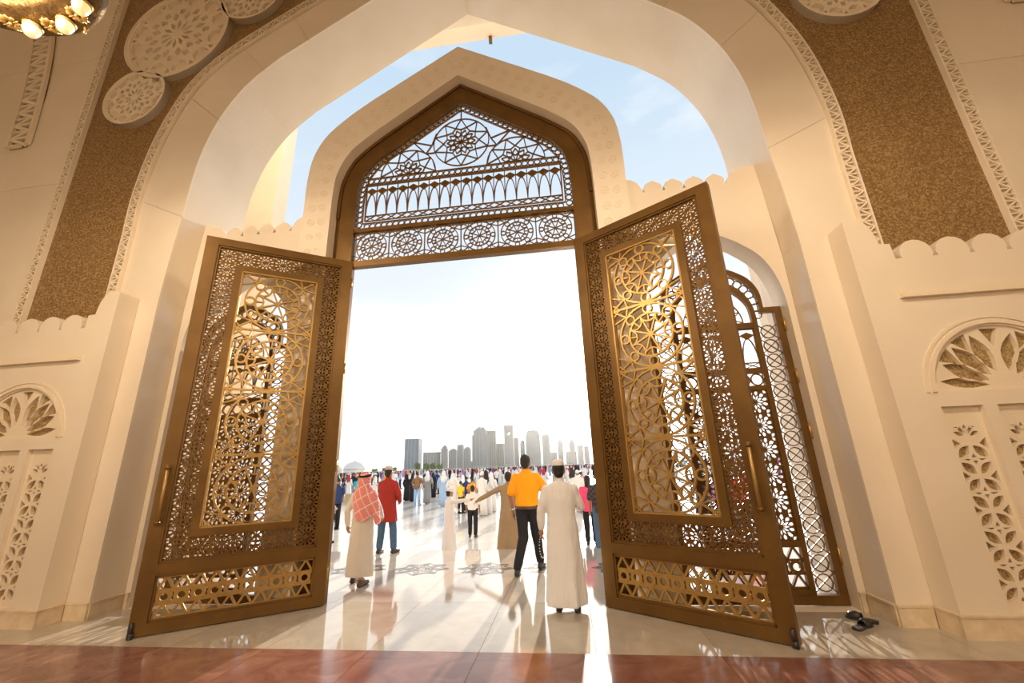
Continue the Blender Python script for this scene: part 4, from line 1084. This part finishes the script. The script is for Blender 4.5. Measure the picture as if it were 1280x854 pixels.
NEAR = ['person in a grey robe and white cap beside the brown-shirted man','person in a brown shirt and light blue trousers facing the crowd','taller figure in a black abaya next to the brown-shirted man','shorter figure in a black abaya beside another in black',
 'person in a light blue robe and white cap behind the capped boy','child in a yellow shirt behind the youth in black trousers','child in a bright orange shirt behind the youth in black trousers','person in a white robe and cap behind the outstretched brown sleeve','bareheaded person in a white robe near the brown-robed man',
 'shorter person in a white robe and cap by the brown-robed man','person in a white robe and cap just behind the boy','boy in a navy blue shirt between yellow and orange shirts','person in a navy blue shirt half hidden by the door leaf','child in a purple shirt and grey trousers by the bench',
 'person in a turquoise shirt standing by the stone bench','person in a black shirt beyond the stone bench','person in a navy shirt and grey trousers beyond the bench','lone figure in a black abaya at the front of the crowd','person in a navy shirt beside a lone black abaya',
 'person in a white robe and cap behind the pink-topped woman','person in a pink shirt beyond the white-robed foreground man','bareheaded person in a white robe beyond the white-capped man','person in a white robe hidden partly by the orange-shirted man']
for i_, (px, py, h, kind, col, low, head) in enumerate(((534,630,1.72,'robe','grey','white','white'),(521,632,1.70,'shirt','brown','light blue',None),(515,627,1.60,'abaya','black','black',None),(508,626,1.55,'abaya','black','black',None),
        (554,633,1.72,'robe','light blue','white','white'),(576,642,1.30,'shirt','yellow','black',None),(591,640,1.40,'shirt','orange','navy blue',None),(603,645,1.66,'robe','white','white','white'),(609,643,1.70,'robe','white','white',None),
        (615,640,1.60,'robe','white','white','white'),(566,640,1.62,'robe','white','white','white'),(583,638,1.45,'shirt','navy blue','black',None),(417,653,1.50,'shirt','navy blue','black',None),(421,640,1.40,'shirt','purple','grey',None),
        (446,633,1.60,'shirt','turquoise','black',None),(428,618,1.6,'shirt','black','navy blue',None),(433,618,1.6,'shirt','navy blue','grey',None),(541,622,1.6,'abaya','black','black',None),(546,618,1.7,'shirt','navy blue','black',None),
        (725,640,1.6,'robe','white','white','white'),(729,632,1.5,'shirt','pink','black',None),(718,628,1.65,'robe','white','white',None),(648,640,1.6,'robe','white','white','white'))):
    x, y = at_floor(px, py, PZ); placed.append((x,y)); crowd(x, y, h, kind, col, low, random.uniform(-.6,.6), head, NEAR[i_])
n = 0
pal = ['white']*9+['black']*4+['navy blue']*3+['light blue']*3+['red']*2+['pink']*2+['purple']*2+['yellow','orange','beige','grey','grey','turquoise','brown']
while n < 265:
    py = 584+random.choice([random.uniform(6,14),random.uniform(10,24),random.uniform(14,40)]); px = random.uniform(416,748) if random.random() < .9 else random.uniform(750,1010)
    if 540 < px < 625 and py > 618 and random.random() < .7: continue
    if 455 < px < 540 and py > 622: continue
    x, y = at_floor(px, py-.04*(px-600), PZ)
    if y < 17 or y > 115: continue
    if not ok(x, y): continue
    placed.append((x,y)); n += 1
    kind = random.choice(['robe']*5+['shirt']*6+['abaya']*2); col = 'black' if kind == 'abaya' and random.random() < .8 else random.choice(pal)
    if kind == 'robe' and random.random() < .7: col = 'white'
    crowd(x, y, random.choice([1.62,1.68,1.72,1.76,1.35]), kind, col, random.choice(['black','navy blue','grey','beige']), random.uniform(-2,2), random.choice(['white','white',None,'red']) if kind == 'robe' else None)
# people seen through the side gate
for (x, y, kind, col) in ((4.6,9.9,'shirt','purple'),(5.4,11.0,'shirt','red'),(6.2,13.5,'robe','light blue'),(7.2,15,'shirt','pink'),(5.0,12.6,'abaya','black'),(8.6,19,'robe','white'),(-5.2,11.5,'robe','white'),(-6.4,14,'shirt','navy blue')):
    crowd(x, y, 1.66, kind, col, 'black', random.uniform(-1,1))
# the farthest rows of the crowd, too many to tell apart
far = MB(); fm = []
CL = list(CM)
for i in range(1500):
    y = random.uniform(118,175); x = 1.448+random.uniform(-.62,.45)*y
    h = random.uniform(1.55,1.8); far.mi = CL.index(random.choice(pal)); w = random.uniform(.18,.26)
    far.loft([[(x+q*w*cos(2*pi*j/6), y+q*w*.7*sin(2*pi*j/6), PZ+h*z) for j in range(6)] for z, q in ((0,1.0),(.5,.85),(.78,1.0),(.85,.3))])
    far.mi = len(CL); far.ell((x,y,PZ+h*.92), (.09,.1,.12), 6, 4)
tag(put('far_crowd', far.mesh('far_crowd', [CM[c] for c in CL]+[M['skin']])), 'dense far crowd filling the end of the plaza below the skyline', 'crowd', None, 'stuff')

# ================================================================== SMALL THINGS IN THE HALL
def sandal(loc, rz, label):
    t = empty('sandal', loc, rz); tag(t, label, 'shoe')
    m = MB(); out = cat([(0,-.135),(.036,-.12),(.038,-.04),(.032,.0),(.046,.07),(.036,.125),(0,.14),(-.036,.125),(-.046,.07),(-.034,0),(-.038,-.04),(-.036,-.12),(0,-.135)],3)[:-1]
    s = MB().plate(out, [], 0, .024); s.v = [(x,z,y) for x,y,z in s.v]; put('sole', s.mesh('sole','leather'), t)
    m.loft([[(w*cos(q), y, .022+hh*sin(q)) for q in [pi*i/10 for i in range(11)]] + [(w*.9*cos(q), y, .022+hh*.8*sin(q)) for q in [pi*(10-i)/10 for i in range(11)]] for y, w, hh in ((-.0,.040,.045),(.045,.047,.055),(.09,.045,.048),(.115,.038,.036))])
    put('strap', m.mesh('strap','leather',True), t)
    return t
sandal((4.16,5.04,0), R(-55), 'black leather sandal standing apart from its mate by the gate')
sandal((4.28,5.24,0), R(40), 'black leather sandal lying against the stone plinth')

# ================================================================== PLAZA EDGE AND SKYLINE
M['hedge'] = mat('tree_leaves', (.10,.14,.06), .8, noise=(3,(.16,.19,.09),.8), bump=(6,.8))
M['tent'] = mat('white_tent_canvas', (.80,.76,.70), .7)
M['benchstone'] = mat('sandstone_bench', (.55,.43,.30), .7, noise=(6,(.42,.32,.22),.6))
def bench(px, py, L, label):
    x, y = at_floor(px, py, PZ); t = empty('stone_bench', (x,y,PZ)); tag(t, label, 'bench')
    put('seat_slab', MB().box(-L/2,L/2,-.3,.3,.42,.52).mesh('seat_slab','benchstone'), t)
    put('base_wall', MB().box(-L/2+.08,L/2-.08,-.24,.24,0,.42).mesh('base_wall','benchstone'), t)
bench(441,628,2.6,'long sandstone bench on the plaza near the headscarfed man')
pw = put('wall_plaza', MB().box(-150,110,178,178.6,PZ,PZ+1.5).box(-150,110,177.9,178.7,PZ+1.5,PZ+1.7).mesh('wall_plaza','tent')); tag(pw, kind='structure')
wa = put('floor_bay', MB().box(-5000,5000,400,6000,-1.3,-1.2).mesh('floor_bay','plaza')); tag(wa, kind='structure')
def tree(px, Y, w, h, label):
    x, _ = at_wall(px, 590, Y); t = empty('tree', (x,Y,PZ)); tag(t, label, 'tree', 'trees along the plaza edge')
    m = MB(); m.tube([(0,0,0),(.1,0,h*.5)], [.18,.10], 7); put('trunk', m.mesh('trunk','shoe'), t)
    m = MB(); r = random.Random(px)
    for k in range(9): m.ell((r.uniform(-w,w)*.6, r.uniform(-w,w)*.4, h*r.uniform(.45,.85)), (w*r.uniform(.3,.5),)*2+(h*r.uniform(.15,.28),), 8, 6)
    put('crown', m.mesh('crown','hedge',True), t)
for i, px in enumerate((522,532,541,550)): tree(px, 182+i, 1.7, 4.6-.3*(i % 2), 'bushy dark green tree behind the plaza wall below the grey towers')
for px in (468,480,492): tree(px, 184, 1.6, 3.2, 'low green tree behind the plaza wall beside the white tent')
def tent(px, Y, w, h, label):
    x, _ = at_wall(px, 590, Y); t = empty('tent', (x,Y,PZ)); tag(t, label, 'tent')
    m = MB(); m.loft([[(w*q*cos(2*pi*j/20), w*q*sin(2*pi*j/20), z) for j in range(20)] for q, z in ((1,h*.45),(.97,h*.6),(.82,h*.8),(.5,h*.95),(.15,h),(.02,h*1.12))]); put('roof', m.mesh('roof','tent',True), t)
    m = MB(); m.loft([[(w*.96*cos(2*pi*j/20), w*.96*sin(2*pi*j/20), z) for j in range(20)] for z in (0,h*.46)]); put('side_wall', m.mesh('side_wall','tent',True), t)
tent(443,184,5.0,6.2,'domed white tent at the far edge of the plaza')
tent(418,186,4.0,5.4,'plain white marquee beside the domed tent')

BM = {'blue': mat('blue_grey_glass_facade', (.10,.15,.20), .35, noise=(.05,(.13,.18,.23),.6)), 'grey': mat('grey_facade', (.22,.22,.22), .6, noise=(.04,(.27,.26,.25),.6)), }
BM['pale'] = BM['grey']
FM = mat('facade_rib', (.30,.30,.30), .6)
YT = 1800.
def tower(x0, x1, yt, m, label, style='flat', Y=YT):
    xa, zt = at_wall(x0, yt, Y); xb, _ = at_wall(x1, yt, Y); w = xb-xa; xc_ = (xa+xb)/2; zt = zt+1.3
    t = empty('tower', (xc_, Y+w/2, -1.2)); tag(t, label, 'building', 'skyline towers')
    h = w/2; d = min(w,45)/2; mm_ = BM[m]
    def part(nm, mb, mt=mm_): return put(nm, mb.mesh(nm, mt), t)
    body_top = {'flat':1,'step':.80,'dome':.90,'hole':1,'taper':1,'cupola':.86,'curve':1,'slant':1}[style]*zt
    if style == 'curve':
        part('shaft', MB().loft([[(h*cos(2*pi*j/20), d*1.1*sin(2*pi*j/20), z) for j in range(20)] for z in (0,zt)]))
        for k in range(9):
            a = pi+pi*(k+.5)/9; part('facade_rib', MB().box(h*cos(a)-1.2,h*cos(a)+1.2,d*1.1*sin(a)-1.5,d*1.1*sin(a)+1.5,0,zt+2), FM)
    elif style == 'taper': part('shaft', MB().loft([[(h*q*sx, d*q*sy, z) for sx, sy in ((-1,-1),(1,-1),(1,1),(-1,1))] for q, z in ((1,0),(1,zt*.55),(.95,zt*.85),(.78,zt*.97),(.55,zt))]))
    elif style == 'slant': part('shaft', MB().add([(-h,-d,0),(h,-d,0),(h,d,0),(-h,d,0),(-h*.95,-d,zt*.97),(h*.72,-d,zt),(h*.72,d,zt),(-h*.95,d,zt*.97)], [(3,2,1,0),(4,5,6,7),(0,1,5,4),(1,2,6,5),(2,3,7,6),(3,0,4,7)]))
    elif style == 'hole':
        rr = h*.38; p = part('shaft', MB().plate([(-h,0),(h,0),(h,zt),(-h,zt)], [[(rr*cos(2*pi*j/16), zt*.80+rr*sin(2*pi*j/16)) for j in range(16)]], -d, d))
    else:
        part('shaft', MB().box(-h,h,-d,d,0,body_top))
        for k in (-.5,.0,.5): part('facade_rib', MB().box(k*h-1,k*h+1,-d-1.2,-d,0,body_top), FM)
    if style == 'step':
        part('crown', MB().box(-h*.82,h*.86,-d*.8,d*.8,body_top,zt*.92).box(-h*.55,h*.6,-d*.6,d*.6,zt*.92,zt*.97)); part('rooftop_mast', MB().box(-h*.3,h*.05,-d*.3,d*.3,zt*.97,zt).box(h*.2,h*.5,-d*.3,d*.3,zt*.97,zt*.995))
    if style == 'dome': part('crown', MB().ell((0,0,body_top), (h*.98,d,zt*.1), 14, 8))
    if style == 'cupola': part('crown', MB().box(-h*.7,h*.7,-d*.7,d*.7,body_top,zt*.93).ell((0,0,zt*.93), (h*.6,d*.6,zt*.06), 12, 8)); 
    if style == 'taper': part('rooftop_mast', MB().box(-1.5,1.5,-1.5,1.5,zt,zt*1.10))
    part('podium', MB().box(-h*1.1,h*1.1,-d*1.15,d*1.15,0,zt*.06), FM)
tower(505.3,522.7,549,'blue','lone dark blue-grey glass slab tower at the edge of the skyline')
tower(526,547.7,566,'grey','low wide ribbed building with a curved facade','curve')
tower(551.4,558.6,556.5,'grey','slim grey tower next to the curved ribbed building','cupola')
tower(561,570,561,'grey','short grey tower with a small domed top','dome')
tower(571.5,578.5,556.3,'grey','thin flat-topped grey tower')
tower(579.7,587.3,558.7,'grey','rounded-top tower beside the tall stepped tower','dome')
tower(589.3,607.8,533.7,'grey','broad tall grey tower with a stepped crown','step')
tower(608.6,618.8,538.8,'grey','flat-topped tower standing directly against the stepped tower',Y=1900)
tower(619,629.5,555,'pale','pale mid-height block between two tall towers',Y=1950)
tower(629.7,640.6,532,'pale','tall flat tower with a round hole near its top','hole')
tower(641.3,647.5,547.3,'pale','pale tower beside the tower with the round hole',Y=1950)
tower(649.8,655.3,550.3,'pale','narrow pale tower with a domed top','dome',Y=1950)
tower(656.3,673.8,538,'pale','wide pale tapering tower with a roof mast','taper')
tower(677,687,543,'pale','pale tower with a slanted roof','slant')
tower(687.5,696,566,'pale','low pale block beyond the slanted tower',Y=1950)
tower(696.5,703,549.3,'pale','slim pale tower with a cupola','cupola')
tower(707,720.5,565,'pale','low broad pale block at the foot of a cupola tower',Y=1750)
tower(711,717.8,549.3,'pale','pale cupola tower rising behind a low broad block','cupola',Y=1950)
tower(721.5,728.5,557,'pale','pale flat-topped tower near the end of the skyline',Y=1900)
tower(730,735.7,558,'pale','last narrow pale tower of the skyline by the door',Y=1900)
tower(580,589,577,'grey','low grey block at the foot of the rounded-top tower',Y=1700)
# sea haze over the far shore
hz = MB().box(-1500,900,620,1690,-1,230).mesh('haze', mat('sea_haze', (1,1,1)))
hm_ = hz.materials[0]; hm_.node_tree.nodes.clear()
vo = hm_.node_tree.nodes.new('ShaderNodeOutputMaterial'); vs = hm_.node_tree.nodes.new('ShaderNodeVolumeScatter')
vs.inputs['Color'].default_value = (1,.97,.92,1); vs.inputs['Density'].default_value = .000036; vs.inputs['Anisotropy'].default_value = .8
hm_.node_tree.links.new(vs.outputs[0], vo.inputs['Volume'])
tag(put('haze', hz), 'pale sunlit haze hanging over the distant skyline', 'haze', None, 'stuff')
